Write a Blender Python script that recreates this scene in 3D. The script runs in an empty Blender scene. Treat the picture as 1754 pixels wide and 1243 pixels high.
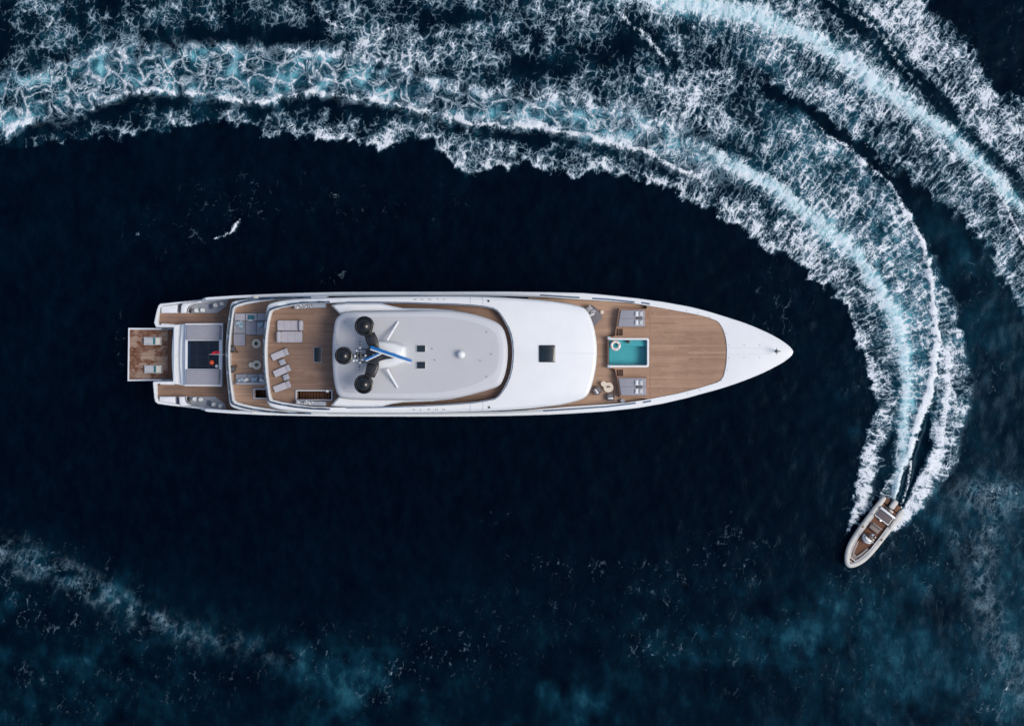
import bpy, bmesh, math, random
import numpy as np
from mathutils import Vector, Matrix
from mathutils.geometry import tessellate_polygon

random.seed(7)
SC = bpy.context.scene
COL = SC.collection

# ------------------------------------------------------------------ camera, sky, sun, exposure
CAM_H = 150.0                       # drone height in metres
PPM = 17.54                         # photo pixels per metre at sea level
cam_data = bpy.data.cameras.new('camera')
cam = bpy.data.objects.new('camera', cam_data)
COL.objects.link(cam)
cam.location = (0, 0, CAM_H)
cam_data.sensor_width = 36.0
cam_data.lens = 36.0 * CAM_H / 100.0
cam_data.clip_start = 1.0
cam_data.clip_end = 9000.0
SC.camera = cam

SUN_EL, SUN_AZ = math.radians(54), math.radians(-12)      # azimuth measured from +X (bow side)
world = bpy.data.worlds.new('World')
SC.world = world
world.use_nodes = True
wn = world.node_tree
sky = wn.nodes.new('ShaderNodeTexSky')
sky.sky_type = 'NISHITA'
sky.sun_disc = False
sky.sun_elevation = SUN_EL
sky.sun_rotation = math.radians(90) - SUN_AZ
sky.air_density = 1.0
sky.dust_density = 2.5
bg = wn.nodes['Background']
bg.inputs['Strength'].default_value = 0.15
wn.links.new(sky.outputs[0], bg.inputs['Color'])

sd = bpy.data.lights.new('sun', 'SUN')
sun = bpy.data.objects.new('sun', sd)
COL.objects.link(sun)
sd.energy = 1.6
sd.angle = math.radians(26)
sd.color = (1.0, 0.93, 0.82)
sdir = Vector((math.cos(SUN_EL) * math.cos(SUN_AZ), math.cos(SUN_EL) * math.sin(SUN_AZ), math.sin(SUN_EL)))
sun.rotation_euler = sdir.to_track_quat('Z', 'Y').to_euler()
sun.location = (60, -20, 60)

SC.view_settings.view_transform = 'Standard'
SC.view_settings.look = 'None'
SC.view_settings.exposure = 0.06
SC.view_settings.gamma = 1.0
SC.view_settings.use_curve_mapping = False
SC.render.engine = 'CYCLES'
SC.cycles.max_bounces = 6
SC.cycles.diffuse_bounces = 3
SC.cycles.transparent_max_bounces = 8

# ------------------------------------------------------------------ helpers
def P(px, py, z=0.0):
    """metric position of a point of the plan (plan drawn at 17.54 units per metre at sea level)"""
    k = (CAM_H - z) / CAM_H / PPM
    return Vector(((px - 877.0) * k, -(py - 621.5) * k, z))

def tag(o, label=None, cat=None, group=None, kind=None):
    if label: o['label'] = label
    if cat: o['category'] = cat
    if group: o['group'] = group
    if kind: o['kind'] = kind
    return o

def empty(name, loc, rz=0.0):
    o = bpy.data.objects.new(name, None)
    o.empty_display_size = 0.3
    COL.objects.link(o)
    o.location = loc
    o.rotation_euler = (0, 0, rz)
    return o

def catmull(pts, n=6, closed=False):
    pts = [tuple(map(float, p)) for p in pts]
    N = len(pts)
    out = []
    rng = range(N if closed else N - 1)
    for i in rng:
        if closed:
            p0, p1, p2, p3 = pts[i - 1], pts[i], pts[(i + 1) % N], pts[(i + 2) % N]
        else:
            p1, p2 = pts[i], pts[i + 1]
            p0 = pts[i - 1] if i > 0 else tuple(2 * a - b for a, b in zip(p1, p2))
            p3 = pts[i + 2] if i + 2 < N else tuple(2 * b - a for a, b in zip(p1, p2))
        for k in range(n):
            t = k / n
            out.append(tuple(0.5 * ((2 * b) + (-a + c) * t + (2 * a - 5 * b + 4 * c - d) * t * t
                                    + (-a + 3 * b - 3 * c + d) * t ** 3)
                             for a, b, c, d in zip(p0, p1, p2, p3)))
    if not closed:
        out.append(pts[-1])
    return out

# ------------------------------------------------------------------ shader helpers
class NT:
    """tiny wrapper to write node trees briefly"""
    def __init__(self, tree):
        self.t = tree
    def n(self, typ, **kw):
        nd = self.t.nodes.new(typ)
        for k, v in kw.items():
            setattr(nd, k, v)
        return nd
    def put(self, sock, v):
        if v is None: return
        if hasattr(v, 'links') and hasattr(v, 'node'):
            self.t.links.new(v, sock)
        else:
            sock.default_value = v
    def math(self, op, a, b=None, c=None, clamp=False):
        m = self.n('ShaderNodeMath', operation=op, use_clamp=clamp)
        self.put(m.inputs[0], a); self.put(m.inputs[1], b); self.put(m.inputs[2], c)
        return m.outputs[0]
    def vmath(self, op, a, b=None, s=None):
        m = self.n('ShaderNodeVectorMath', operation=op)
        self.put(m.inputs[0], a); self.put(m.inputs[1], b)
        if s is not None: self.put(m.inputs['Scale'], s)
        return m.outputs[0]
    def noise(self, vec, scale, detail=2.0, rough=0.5, dist=0.0, typ='FBM', out='Fac', dim='3D', w=None):
        m = self.n('ShaderNodeTexNoise', noise_dimensions=dim)
        m.noise_type = typ
        if typ == 'FBM': m.normalize = True
        self.put(m.inputs['Vector'], vec)
        m.inputs['Scale'].default_value = scale
        m.inputs['Detail'].default_value = detail
        m.inputs['Roughness'].default_value = rough
        m.inputs['Distortion'].default_value = dist
        if w is not None: m.inputs['W'].default_value = w
        return m.outputs[out]
    def step(self, x, lo, hi, a=0.0, b=1.0):
        m = self.n('ShaderNodeMapRange', interpolation_type='SMOOTHSTEP')
        self.put(m.inputs['Value'], x); self.put(m.inputs['From Min'], lo); self.put(m.inputs['From Max'], hi)
        self.put(m.inputs['To Min'], a); self.put(m.inputs['To Max'], b)
        return m.outputs[0]
    def lin(self, x, lo, hi, a=0.0, b=1.0):
        m = self.n('ShaderNodeMapRange')
        self.put(m.inputs['Value'], x); self.put(m.inputs['From Min'], lo); self.put(m.inputs['From Max'], hi)
        self.put(m.inputs['To Min'], a); self.put(m.inputs['To Max'], b)
        return m.outputs[0]
    def mix(self, f, a, b, blend='MIX'):
        m = self.n('ShaderNodeMix', data_type='RGBA', blend_type=blend)
        self.put(m.inputs[0], f)
        self.put(m.inputs[6], (*a, 1) if isinstance(a, tuple) and len(a) == 3 else a)
        self.put(m.inputs[7], (*b, 1) if isinstance(b, tuple) and len(b) == 3 else b)
        return m.outputs[2]
    def mixf(self, f, a, b):
        m = self.n('ShaderNodeMix', data_type='FLOAT')
        self.put(m.inputs[0], f); self.put(m.inputs[2], a); self.put(m.inputs[3], b)
        return m.outputs[0]
    def attr(self, name, out='Fac'):
        m = self.n('ShaderNodeAttribute', attribute_name=name)
        return m.outputs[out]
    def mapping(self, vec, loc=(0, 0, 0), rot=(0, 0, 0), scale=(1, 1, 1)):
        m = self.n('ShaderNodeMapping')
        self.put(m.inputs['Vector'], vec)
        m.inputs['Location'].default_value = loc
        m.inputs['Rotation'].default_value = rot
        m.inputs['Scale'].default_value = scale
        return m.outputs[0]

def new_mat(name):
    m = bpy.data.materials.new(name)
    m.use_nodes = True
    return m, NT(m.node_tree), m.node_tree.nodes['Principled BSDF']

# ================================================================== THE SEA
# ---- numpy noise
def _hash(ix, iy, seed):
    h = (ix.astype(np.int64) * 374761393 + iy.astype(np.int64) * 668265263 + seed * 2147483647) & 0xffffffff
    h = ((h ^ (h >> 13)) * 1274126177) & 0xffffffff
    return (h ^ (h >> 16)) & 0xffffffff

def perlin(x, y, seed=0):
    x0 = np.floor(x); y0 = np.floor(y)
    fx, fy = x - x0, y - y0
    u = fx * fx * fx * (fx * (fx * 6 - 15) + 10)
    v = fy * fy * fy * (fy * (fy * 6 - 15) + 10)
    def g(ix, iy, dx, dy):
        a = _hash(ix, iy, seed) / 4294967296.0 * 2 * np.pi
        return np.cos(a) * dx + np.sin(a) * dy
    n00 = g(x0, y0, fx, fy); n10 = g(x0 + 1, y0, fx - 1, fy)
    n01 = g(x0, y0 + 1, fx, fy - 1); n11 = g(x0 + 1, y0 + 1, fx - 1, fy - 1)
    return (n00 * (1 - u) + n10 * u) * (1 - v) + (n01 * (1 - u) + n11 * u) * v * 1.0

def fbm(x, y, scale, octs=3, seed=0):
    s, a, f, t = 0.0, 1.0, 1.0 / scale, 0.0
    for o in range(octs):
        s = s + a * perlin(x * f, y * f, seed + o * 17)
        t += a; a *= 0.5; f *= 2.03
    return s / t * 1.6

def smooth(e0, e1, x):
    t = np.clip((x - e0) / (e1 - e0), 0, 1)
    return t * t * (3 - 2 * t)

def seg_scan(px, py, pts, wd=None, signed=False):
    """nearest point on an open polyline: distance, arc length, side, interpolated width"""
    best = np.full(px.shape, 1e18); S = np.zeros(px.shape); T = np.zeros(px.shape); Wd = np.ones(px.shape)
    acc = 0.0
    n = len(pts) - 1
    for i in range(n):
        ax, ay = pts[i][0], pts[i][1]; bx, by = pts[i + 1][0], pts[i + 1][1]
        dx, dy = bx - ax, by - ay
        L2 = dx * dx + dy * dy
        L = math.sqrt(L2)
        k = ((px - ax) * dx + (py - ay) * dy) / L2
        lo = -1e9 if (i == 0 and signed) else 0.0
        hi = 1e9 if (i == n - 1 and signed) else 1.0
        k = np.clip(k, lo, hi)
        ex = px - (ax + k * dx); ey = py - (ay + k * dy)
        d = ex * ex + ey * ey
        m = d < best
        best[m] = d[m]
        S[m] = acc + k[m] * L
        if signed:
            cr = (dx * ey - dy * ex)
            T[m] = (np.sqrt(d) * np.sign(cr))[m]
        if wd is not None:
            w = wd[i] + (wd[i + 1] - wd[i]) * np.clip(k, 0, 1)
            Wd[m] = w[m]
        acc += L
    return np.sqrt(best), S, T, Wd

def poly_sd(px, py, pts):
    """signed distance to a closed polygon, positive inside"""
    best = np.full(px.shape, 1e18); inside = np.zeros(px.shape, bool)
    n = len(pts)
    for i in range(n):
        ax, ay = pts[i]; bx, by = pts[(i + 1) % n]
        dx, dy = bx - ax, by - ay
        L2 = dx * dx + dy * dy + 1e-9
        k = np.clip(((px - ax) * dx + (py - ay) * dy) / L2, 0, 1)
        ex = px - (ax + k * dx); ey = py - (ay + k * dy)
        best = np.minimum(best, ex * ex + ey * ey)
        c = ((ay > py) != (by > py))
        if dy != 0:
            c &= px < (dx * (py - ay) / dy + ax)
        inside ^= c
    d = np.sqrt(best)
    return np.where(inside, d, -d)

# ---- courses of the two wakes on the plan
CORE_A = [(1514, 876), (1526, 850), (1534, 815), (1545, 770), (1550, 722), (1552, 645), (1546, 595), (1531, 548), (1510, 505),
          (1484, 465), (1452, 428), (1415, 394), (1370, 357), (1320, 322), (1270, 292), (1220, 264), (1165, 240), (1110, 222),
          (1050, 206), (980, 193), (900, 186), (830, 182), (760, 170), (700, 152), (640, 140), (560, 124), (480, 126),
          (400, 122), (320, 118), (250, 118), (180, 132), (110, 152), (50, 172), (0, 182), (-120, 200), (-400, 230), (-1200, 300)]
CORE_B = [(1900, 560), (1830, 450), (1754, 362), (1697, 300), (1661, 262), (1625, 232), (1588, 205), (1552, 178), (1516, 155), (1480, 129),
          (1444, 102), (1407, 77), (1371, 61), (1328, 41), (1281, 26), (1226, 13), (1172, 3), (1080, -16), (960, -36), (800, -50),
          (500, -60), (0, -60), (-900, -40)]
FLOW_A = catmull(CORE_A[:24], 7)
FLOW_B = catmull(CORE_B[:18], 7)
EDGE_IN = [(1452, 912), (1457, 880), (1465, 845), (1474, 800), (1478, 768), (1488, 730), (1491, 690), (1488, 655), (1478, 622),
           (1471, 590), (1458, 558), (1440, 526), (1418, 500), (1390, 482), (1370, 455), (1340, 436), (1310, 430), (1288, 408),
           (1255, 385), (1220, 366), (1180, 346), (1140, 325), (1100, 316), (1060, 306), (1030, 292), (985, 302), (940, 296),
           (890, 284), (850, 290), (802, 300), (770, 282), (748, 256), (735, 236), (700, 236), (660, 258), (620, 250),
           (590, 240), (540, 242), (490, 236), (430, 222), (380, 212), (300, 222), (240, 232), (200, 246), (150, 236),
           (60, 250), (0, 254), (-100, 260), (-1200, 380)]
L_LINE = [(1200, 302), (1140, 276), (1080, 254), (1020, 238), (960, 226), (900, 215), (850, 215), (790, 206), (730, 194), (690, 184),
          (640, 170), (600, 164), (540, 160), (470, 166), (440, 175), (370, 165), (300, 160), (240, 156), (200, 166), (160, 186),
          (110, 201), (60, 207), (0, 226), (-100, 250), (-1200, 360)]
U_LINE = [(-1200, 230), (-100, 150), (0, 136), (60, 125), (100, 110), (170, 90), (210, 76), (280, 80), (340, 75), (420, 82), (480, 86),
          (560, 86), (640, 108), (700, 124), (760, 148), (830, 155), (900, 160), (960, 166), (1020, 176), (1080, 186), (1140, 206),
          (1200, 236), (1230, 262)]
CREST_A = [(1526, 858), (1534, 831), (1544, 800), (1558, 768), (1573, 722), (1597, 646), (1603, 580), (1600, 520), (1592, 462),
           (1575, 402), (1550, 360), (1520, 322), (1490, 292), (1462, 264), (1436, 240), (1405, 222)]
LOBE_A = [(1518, 918), (1552, 904), (1556, 888), (1582, 876), (1592, 848), (1604, 842), (1626, 815), (1644, 784), (1650, 742), (1660, 700), (1662, 640),
          (1655, 590), (1641, 556), (1645, 530), (1625, 500), (1611, 478), (1600, 462), (1592, 560), (1598, 620), (1600, 690),
          (1588, 740), (1592, 770), (1582, 800), (1562, 840), (1545, 870), (1530, 886)]
EDGE_A_OUT = [(1610, 478), (1604, 440), (1590, 418), (1566, 374), (1538, 338), (1508, 302), (1476, 268), (1452, 246), (1430, 232),
              (1404, 214), (1386, 200), (1360, 184), (1322, 168), (1300, 154), (1292, 140)]
EDGE_B_IN = [(1830, 600), (1754, 533), (1744, 516), (1726, 490), (1704, 474), (1702, 440), (1679, 410), (1654, 386), (1621, 362), (1590, 326),
             (1570, 326), (1549, 306), (1538, 315), (1516, 297), (1501, 271), (1480, 253), (1462, 235), (1440, 224), (1422, 206), (1402, 192), (1374, 178), (1346, 162), (1322, 150)]
EDGE_B_OUT = [(1594, -10), (1600, 22), (1639, 47), (1661, 72), (1686, 105), (1691, 134), (1719, 157), (1754, 163), (1860, 230), (2000, 400)]
GAP_B = [(1400, -20), (1454, 20), (1490, 46), (1512, 72), (1534, 98), (1560, 126), (1588, 153), (1617, 184), (1640, 216), (1668, 246), (1698, 272),
         (1720, 300), (1750, 330), (1800, 390)]
CREST_B = [(1410, -12), (1430, 2), (1455, 17), (1480, 32), (1506, 57), (1530, 90), (1552, 119), (1572, 143)]
BACK = [(1585, 185), (1618, 212), (1652, 240), (1680, 268), (1705, 294), (1754, 352)]

def fields(px, py):
    """foam and aeration amounts of the sea surface at plan points"""
    F = {}
    wx = px + 9 * fbm(px, py, 70, 3, 11) + 4.0 * fbm(px, py, 16, 2, 5)
    wy = py + 9 * fbm(px, py, 70, 3, 29) + 4.0 * fbm(px, py, 16, 2, 8)
    n1 = fbm(px, py, 120, 4, 41)      # slow variation
    n2 = fbm(px, py, 38, 3, 57)
    n3 = fbm(px, py, 18, 3, 77)
    Z = np.zeros(px.shape)
    scal = 15 * (0.42 - np.abs(perlin(px / 34.0 + 3, py / 34.0 + 7, 211)) * 2.0) + 7 * (0.4 - np.abs(perlin(px / 15.0, py / 15.0, 223)) * 2.0)
    scal = scal * smooth(200, 420, px + py)
    # flow coordinates in metres
    near = (px > 1000) & (px < 1900)
    sA, tA, sB, tB, dA, dB = (Z.copy() for _ in range(6))
    a_, b_ = px[near], py[near]
    dA[near], sA[near], tA[near], _ = seg_scan(a_, b_, FLOW_A, signed=True)
    dB[near], sB[near], tB[near], _ = seg_scan(a_, b_, FLOW_B, signed=True)
    F['flows'] = [np.stack([px * 0.94 + py * 0.34, py * 0.94 - px * 0.34], -1) / PPM,
                  np.stack([sA + 2640, tA * 0.9 + 300], -1) * 1.22 / PPM, np.stack([sB + 5640, tB * 0.9 + 190], -1) * 1.18 / PPM]
    wb = (dA - dB * 1.15 + 25 * n1 > 0).astype(float)
    pick = np.where(near & (px + 60 * n2 > 1060), 1 + wb, 0)
    pick = np.where((np.minimum(dA, dB) > 190) | (py > 930), 0, pick)
    side = lambda line: poly_sd(wx, wy, line)
    # ---------- whole disturbed field of wake A (inner fringe .. outer edge)
    polyA = EDGE_IN + [(-1200, 260)] + U_LINE[1:] + [(1292, 140)] + EDGE_A_OUT[::-1] + [(1612, 478), (1600, 690), (1560, 840), (1530, 872), (1500, 860), (1462, 908)]
    sdA = side(polyA) + scal - 3
    inA = smooth(-3, 5, sdA)
    # density by zones across: inner fringe
    dl, _, _, _ = seg_scan(wx, wy, EDGE_IN)
    dl = np.abs(dl + scal)
    fringe = inA * np.exp(-np.maximum(dl, 0) / 26.0)
    x_fade = smooth(150, 760, px)           # older part on the left is thinner
    y_near = smooth(200, 420, py)
    base_in = 0.22 + 0.12 * x_fade + 0.08 * smooth(900, 1300, px)
    fine = inA * (base_in + 0.36 * n2 + 0.26 * n1)
    fine = fine + fringe * (0.27 + 0.22 * x_fade + 0.34 * n3 + 0.2 * n2)
    # dark trough directly inside the core ribbon
    dL, _, _, _ = seg_scan(wx, wy, catmull(L_LINE, 2))
    lowside = poly_sd(px, py, L_LINE + [(-1200, 1200), (1200, 1200)]) > 0
    trough = np.where(lowside, np.exp(-((dL - 14) / 13.0) ** 2), 0) * smooth(1240, 1120, px)
    fine = fine - 0.34 * trough
    # between jet A and outer crest: dense
    polyM = CREST_A + [(1360, 240), (1320, 290), (1415, 385), (1484, 460), (1520, 520), (1546, 590), (1556, 690), (1545, 780)]
    sdM = side(polyM)
    fine = fine + smooth(-8, 10, sdM) * (0.13 + 0.10 * n3)
    # ---------- middle churn between ribbon A and wake B
    polyC = U_LINE[2:] + [(1300, 300), (1400, 350), (1440, 250), (1386, 202), (1356, 184), (1320, 168), (1296, 150), (1310, 138), (1352, 158),
                        (1400, 184), (1462, 232), (1480, 200), (1400, 120), (1300, 60), (1180, 20), (1080, -60), (0, -60), (-100, -60)]
    inC = smooth(-6, 10, side(polyC))
    dens_left = 0.25 + 0.13 * smooth(330, 640, px) + 0.06 * smooth(850, 1250, px)
    churn = inC * (dens_left + 0.40 * n1 + 0.34 * n2)
    fine = np.maximum(fine, churn)
    # a calmer strip just above the ribbon (x 300..560)
    calm = np.exp(-((py - 66 - (px - 380) * -0.05) / 16.0) ** 2) * smooth(240, 330, px) * smooth(580, 480, px)
    fine = fine - 0.36 * calm
    calm2 = np.exp(-(((px - 790) / 60) ** 2 + ((py - 30) / 14) ** 2)) + np.exp(-(((px - 1085) / 45) ** 2 + ((py - 70) / 22) ** 2)) \
        + np.exp(-(((px - 1130) / 40) ** 2 + ((py - 108) / 14) ** 2)) + np.exp(-(((px - 920) / 50) ** 2 + ((py - 118) / 18) ** 2)) + 0.7 * np.exp(-(((px - 1352) / 48) ** 2 + ((py - 186) / 16) ** 2))
    fine = fine - 0.42 * calm2
    # ---------- wake B
    polyB = EDGE_B_IN + [(1300, 120), (1180, 40), (1000, -20), (1000, -200), (1594, -200)] + EDGE_B_OUT + [(2000, 700)]
    sdB = side(polyB) + scal - 2
    inB = smooth(-3, 6, sdB)
    fb = inB * (0.42 + 0.36 * n2 + 0.30 * n1)
    deb, _, _, _ = seg_scan(wx, wy, EDGE_B_IN)
    fb = fb + inB * np.exp(-deb / 18) * (0.16 + 0.25 * n3)
    polyBo = GAP_B + [(2000, 700), (2000, 400)] + EDGE_B_OUT[::-1]
    sdBo = side(polyBo)
    fb = fb + smooth(0, 26, sdBo) * (0.27 + 0.1 * n2)
    dg, _, _, _ = seg_scan(wx, wy, GAP_B)
    right_of_gap = sdBo > -6
    fb = fb - 0.62 * np.exp(-(np.abs(dg - 5) / 12.0) ** 2) * (0.75 + 0.5 * n2)
    # dark water left of jet B
    dBl = np.where(tB < 0, dB, dB)
    fine = np.maximum(fine, fb)
    # ---------- outer lobe A
    sdL = side(LOBE_A) + 0.6 * scal * (py < 800)
    lobe = smooth(-3, 6, sdL) * (0.58 + 0.30 * n2)
    st, _, _, w_ = seg_scan(wx, wy, [(1540, 886), (1562, 862), (1585, 836), (1602, 806), (1612, 765), (1618, 715), (1624, 660), (1622, 600)], [10, 12, 11, 9, 8, 7, 6, 5])
    streak = np.exp(-(st / w_) ** 2)
    lobe = lobe + 0.45 * streak
    fine = np.maximum(fine, lobe)
    # near-boat side sheets of spray
    sp1, _, _, w1 = seg_scan(wx, wy, [(1454, 910), (1462, 887), (1474, 862), (1483, 835), (1487, 800), (1488, 770)], [3, 8, 12, 13, 14, 12])
    sp2, _, _, w2 = seg_scan(wx, wy, [(1516, 914), (1530, 902), (1545, 886), (1565, 858), (1585, 822), (1600, 786)], [3, 8, 12, 13, 14, 12])
    fine = np.maximum(fine, 0.95 * np.exp(-(sp1 / w1) ** 4) + 0.2 * n3 * (sp1 < 30))
    fine = np.maximum(fine, 1.1 * np.exp(-(sp2 / w2) ** 4))
    # clean dark water inside the V right behind the boat
    v1 = poly_sd(px + 2 * n3, py + 2 * n3, [(1531, 861), (1541, 827), (1551, 803), (1565, 776), (1579, 738), (1588, 705), (1591, 715), (1590, 757), (1578, 796), (1561, 836), (1543, 873)])
    fine = fine - 0.8 * smooth(-4, 3, v1)
    v2 = side([(1498, 862), (1512, 830), (1528, 800), (1540, 760), (1544, 720), (1530, 720), (1516, 760), (1500, 800), (1494, 840)])
    fine = fine - 0.35 * smooth(-4, 4, v2)
    # ---------- jets (solid, aerated)
    jd, _, _, jw = seg_scan(wx, wy, catmull([(x, y) for x, y in CORE_A[1:20]], 2),
                            list(np.interp(np.linspace(0, 1, 37), [0, .1, .25, .5, .75, 1], [6, 10, 15, 18, 15, 7])))
    jetA = np.exp(-(jd / jw) ** 2 * 1.1) * (1.0 + 0.5 * n3) * smooth(1090, 1300, px + 60 * (py > 300))
    jd2, _, _, jw2 = seg_scan(wx, wy, catmull(CORE_B[:19], 2), list(np.interp(np.linspace(0, 1, 37), [0, .2, .5, 1], [9, 13, 20, 24])))
    feath = np.exp(-(np.maximum(jd2 - 8, 0) / 26.0) ** 2) * (jd2 < 60)
    fine = fine + 0.22 * feath * inB
    jetB = np.exp(-(jd2 / jw2) ** 2 * 1.1) * (1.0 + 0.5 * n3)
    F['jet'] = np.clip(np.maximum(jetA, jetB), 0, 1)
    # ---------- crisp white crests
    cd, _, _, cw = seg_scan(wx, wy, CREST_A, [2.5, 4, 5, 6, 6.5, 7, 8, 7, 6, 6, 5, 5, 5, 4, 4, 3])
    crest = np.exp(-(cd / (cw * 1.15)) ** 2) * (0.62 + 0.36 * smooth(330, 520, py) + .7 * n3 + .5 * n2)
    cdB, _, _, cwB = seg_scan(wx, wy, CREST_B, [4, 4, 5, 5, 5, 5, 4, 3])
    crest = np.maximum(crest, 0.62 * np.exp(-(cdB / cwB) ** 2) * (0.8 + n3))
    c3, _, _, w3 = seg_scan(px + 2 * n3, py + 2 * n3, [(1690, 312), (1706, 330), (1722, 352), (1740, 392), (1756, 424), (1800, 520)], [2, 3, 3, 3, 3, 3])
    crest = np.maximum(crest, 0.9 * np.exp(-(c3 / w3) ** 2))
    c4, _, _, w4 = seg_scan(px + n3, py + n3, [(1543, 871), (1554, 836), (1559, 808), (1561, 780)], [1.5, 2, 1.6, 1.2])
    crest = np.maximum(crest, 0.8 * np.exp(-(c4 / w4) ** 2))
    c5, _, _, w5 = seg_scan(px + n3, py + n3, [(1507, 847), (1520, 825), (1538, 801), (1548, 784)], [1.4, 2, 2.4, 2])
    crest = np.maximum(crest, 0.75 * np.exp(-(c5 / w5) ** 2))
    c6, _, _, w6 = seg_scan(wx, wy, catmull(L_LINE[:23], 2), [4.5] * 60)
    crest = np.maximum(crest, 0.85 * np.exp(-(c6 / 5.5) ** 2) * smooth(40, 240, px) * (0.74 + 0.12 * smooth(550, 700, px) + .7 * n3 + .6 * n2))
    # thin ridges in the churn (breaking lines)
    for ln, a in ([(1060, 20), (1090, 52), (1120, 76), (1140, 104)], .6), ([(560, 40), (600, 58), (640, 62), (668, 50)], .6), \
                 ([(780, 250), (802, 215), (800, 268)], .35), \
                 ([(1290, 238), (1360, 262), (1420, 300), (1470, 350), (1500, 400), (1516, 450)], .38), \
                 ([(940, 30), (1000, 22), (1060, 30)], .4):
        q, _, _, _ = seg_scan(wx, wy, ln)
        crest = np.maximum(crest, a * np.exp(-(q / 5.0) ** 2))
    # lone whitecap and little breaking wavelets
    q, _, _, w_ = seg_scan(px + 1.5 * n3, py + 1.5 * n3, [(366, 409), (384, 404), (398, 396), (406, 384), (411, 376)], [1.5, 3.2, 4.5, 3.5, 1.5])
    crest = np.maximum(crest, 0.72 * np.exp(-(q / (w_ * .8)) ** 2) * (1 + n3))
    for (cx, cy, r, a) in [(514, 349, 4, .5), (236, 400, 4, .5), (570, 335, 9, .35), (1706, 850, 10, .55), (1745, 842, 8, .4),
                           (160, 1000, 7, .3), (68, 968, 8, .3), (64, 1056, 7, .5), (672, 1152, 5, .6), (1120, 1118, 7, .35), (1730, 1180, 8, .35)]:
        crest = np.maximum(crest, a * np.exp(-(((px - cx) / r) ** 2 + ((py - cy) / (r * .6)) ** 2)))
    F['crest'] = np.clip(crest, 0, 1)
    # ---------- big lace cells of the old ribbon
    polyR = L_LINE + U_LINE[1:] + [(1270, 320), (1230, 312)]
    sdR = side(polyR)
    n4 = fbm(px, py, 9, 2, 131)
    lace = smooth(-14, 16, sdR + 14 * n2 + 12 * n3) * smooth(1330, 1150, px)
    F['lace'] = np.clip(lace * (1.0 + 0.5 * n2 + 0.3 * n3), 0, 1.2)
    rim = np.exp(-((sdR - 2) / 9.0) ** 2) * smooth(1200, 1000, px)
    fine = fine * (1 - 0.6 * lace * smooth(1250, 900, px)) + 0.08 * lace * smooth(650, 1150, px)
    fine = fine - 0.2 * lace * smooth(700, 400, px) + rim * (0.46 + 0.5 * n3 + 0.4 * n2) + lace * 0.5 * np.clip(n2 + .1, 0, 1)
    # ---------- drifting thin webs over open water (old wakes far off)
    web = Z.copy()
    for (cx, cy, rx, ry, a) in [(60, 965, 60, 35, .34), (150, 1000, 60, 30, .32), (40, 1040, 50, 28, .34), (110, 1065, 70, 22, .22), (205, 1025, 40, 22, .26),
                                (20, 1010, 30, 30, .3), (400, 345, 70, 30, .24), (330, 400, 100, 30, .12), (560, 320, 60, 18, .12), (640, 350, 120, 25, .1),
                                (760, 1120, 120, 40, .2), (680, 1150, 60, 30, .26), (540, 1120, 60, 40, .2), (620, 1190, 60, 30, .18), (900, 1060, 120, 40, .1),
                                (930, 962, 50, 10, .26), (1010, 985, 40, 14, .24), (1070, 972, 60, 10, .2), (1140, 1010, 40, 35, .24), (1130, 1105, 70, 30, .26),
                                (1110, 1050, 50, 40, .18), (1480, 1010, 60, 50, .2), (1560, 930, 90, 35, .24), (1640, 960, 110, 80, .2), (1700, 1020, 60, 100, .28),
                                (1720, 1180, 60, 80, .34), (1690, 860, 60, 40, .3), (1250, 960, 70, 60, .18), (1300, 1100, 120, 60, .12), (1440, 1160, 160, 60, .1),
                                (575, 470, 25, 14, .28), (1680, 480, 60, 60, .14), (1700, 640, 70, 50, .16), (1640, 760, 50, 60, .1), (1460, 640, 30, 30, .12),
                                (300, 1150, 160, 50, .12), (90, 1180, 120, 50, .14), (250, 1090, 90, 30, .18), (395, 708, 12, 6, .25), (205, 600, 8, 40, .22),
                                (850, 880, 40, 12, .12), (1720, 100, 60, 120, .06), (1330, 530, 50, 60, .1)]:
        web = np.maximum(web, a * np.exp(-(((wx - cx) / rx) ** 2 + ((wy - cy) / ry) ** 2)))
    F['web'] = np.clip(web * 0.62, 0, 1) * (1 - np.clip(fine * 2, 0, 1))
    # ---------- underwater aeration (turquoise)
    teal = 0.20 * smooth(1250, 1700, px) * smooth(200, 700, py) * (1 + 1.2 * n1) + 0.13 * smooth(850, 1150, py) * (1 + 1.6 * n1 + 1.0 * n2)
    for (cx, cy, rx, ry, a) in [(512, 1125, 40, 32, .30), (600, 1185, 50, 60, .32), (560, 1160, 60, 35, .18), (965, 1185, 42, 34, .28), (1010, 1215, 54, 38, .30),
                                (350, 1095, 110, 40, .22), (60, 960, 60, 36, .30), (150, 995, 60, 34, .30), (20, 1020, 40, 36, .32), (200, 1020, 50, 30, .26),
                                (660, 1160, 90, 50, .22), (1140, 1000, 50, 36, .22), (1130, 1100, 90, 40, .22), (1390, 1105, 110, 55, .34), (1440, 1050, 60, 40, .24),
                                (1540, 1010, 90, 40, .16), (1710, 850, 45, 35, .42), (1680, 960, 50, 90, .22), (1720, 1190, 70, 60, .32), (1290, 1010, 90, 60, .14),
                                (1460, 740, 16, 16, .30), (1450, 675, 28, 16, .20), (1360, 600, 22, 14, .14), (1650, 450, 60, 60, .16), (1700, 600, 60, 80, .20),
                                (1740, 1000, 30, 100, .2), (100, 1150, 200, 60, .14), (340, 380, 90, 30, .08), (1640, 880, 70, 40, .2), (1600, 1180, 120, 50, .12),
                                (1500, 270, 30, 40, .16), (1600, 390, 40, 50, .14), (260, 780, 30, 16, .06)]:
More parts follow.
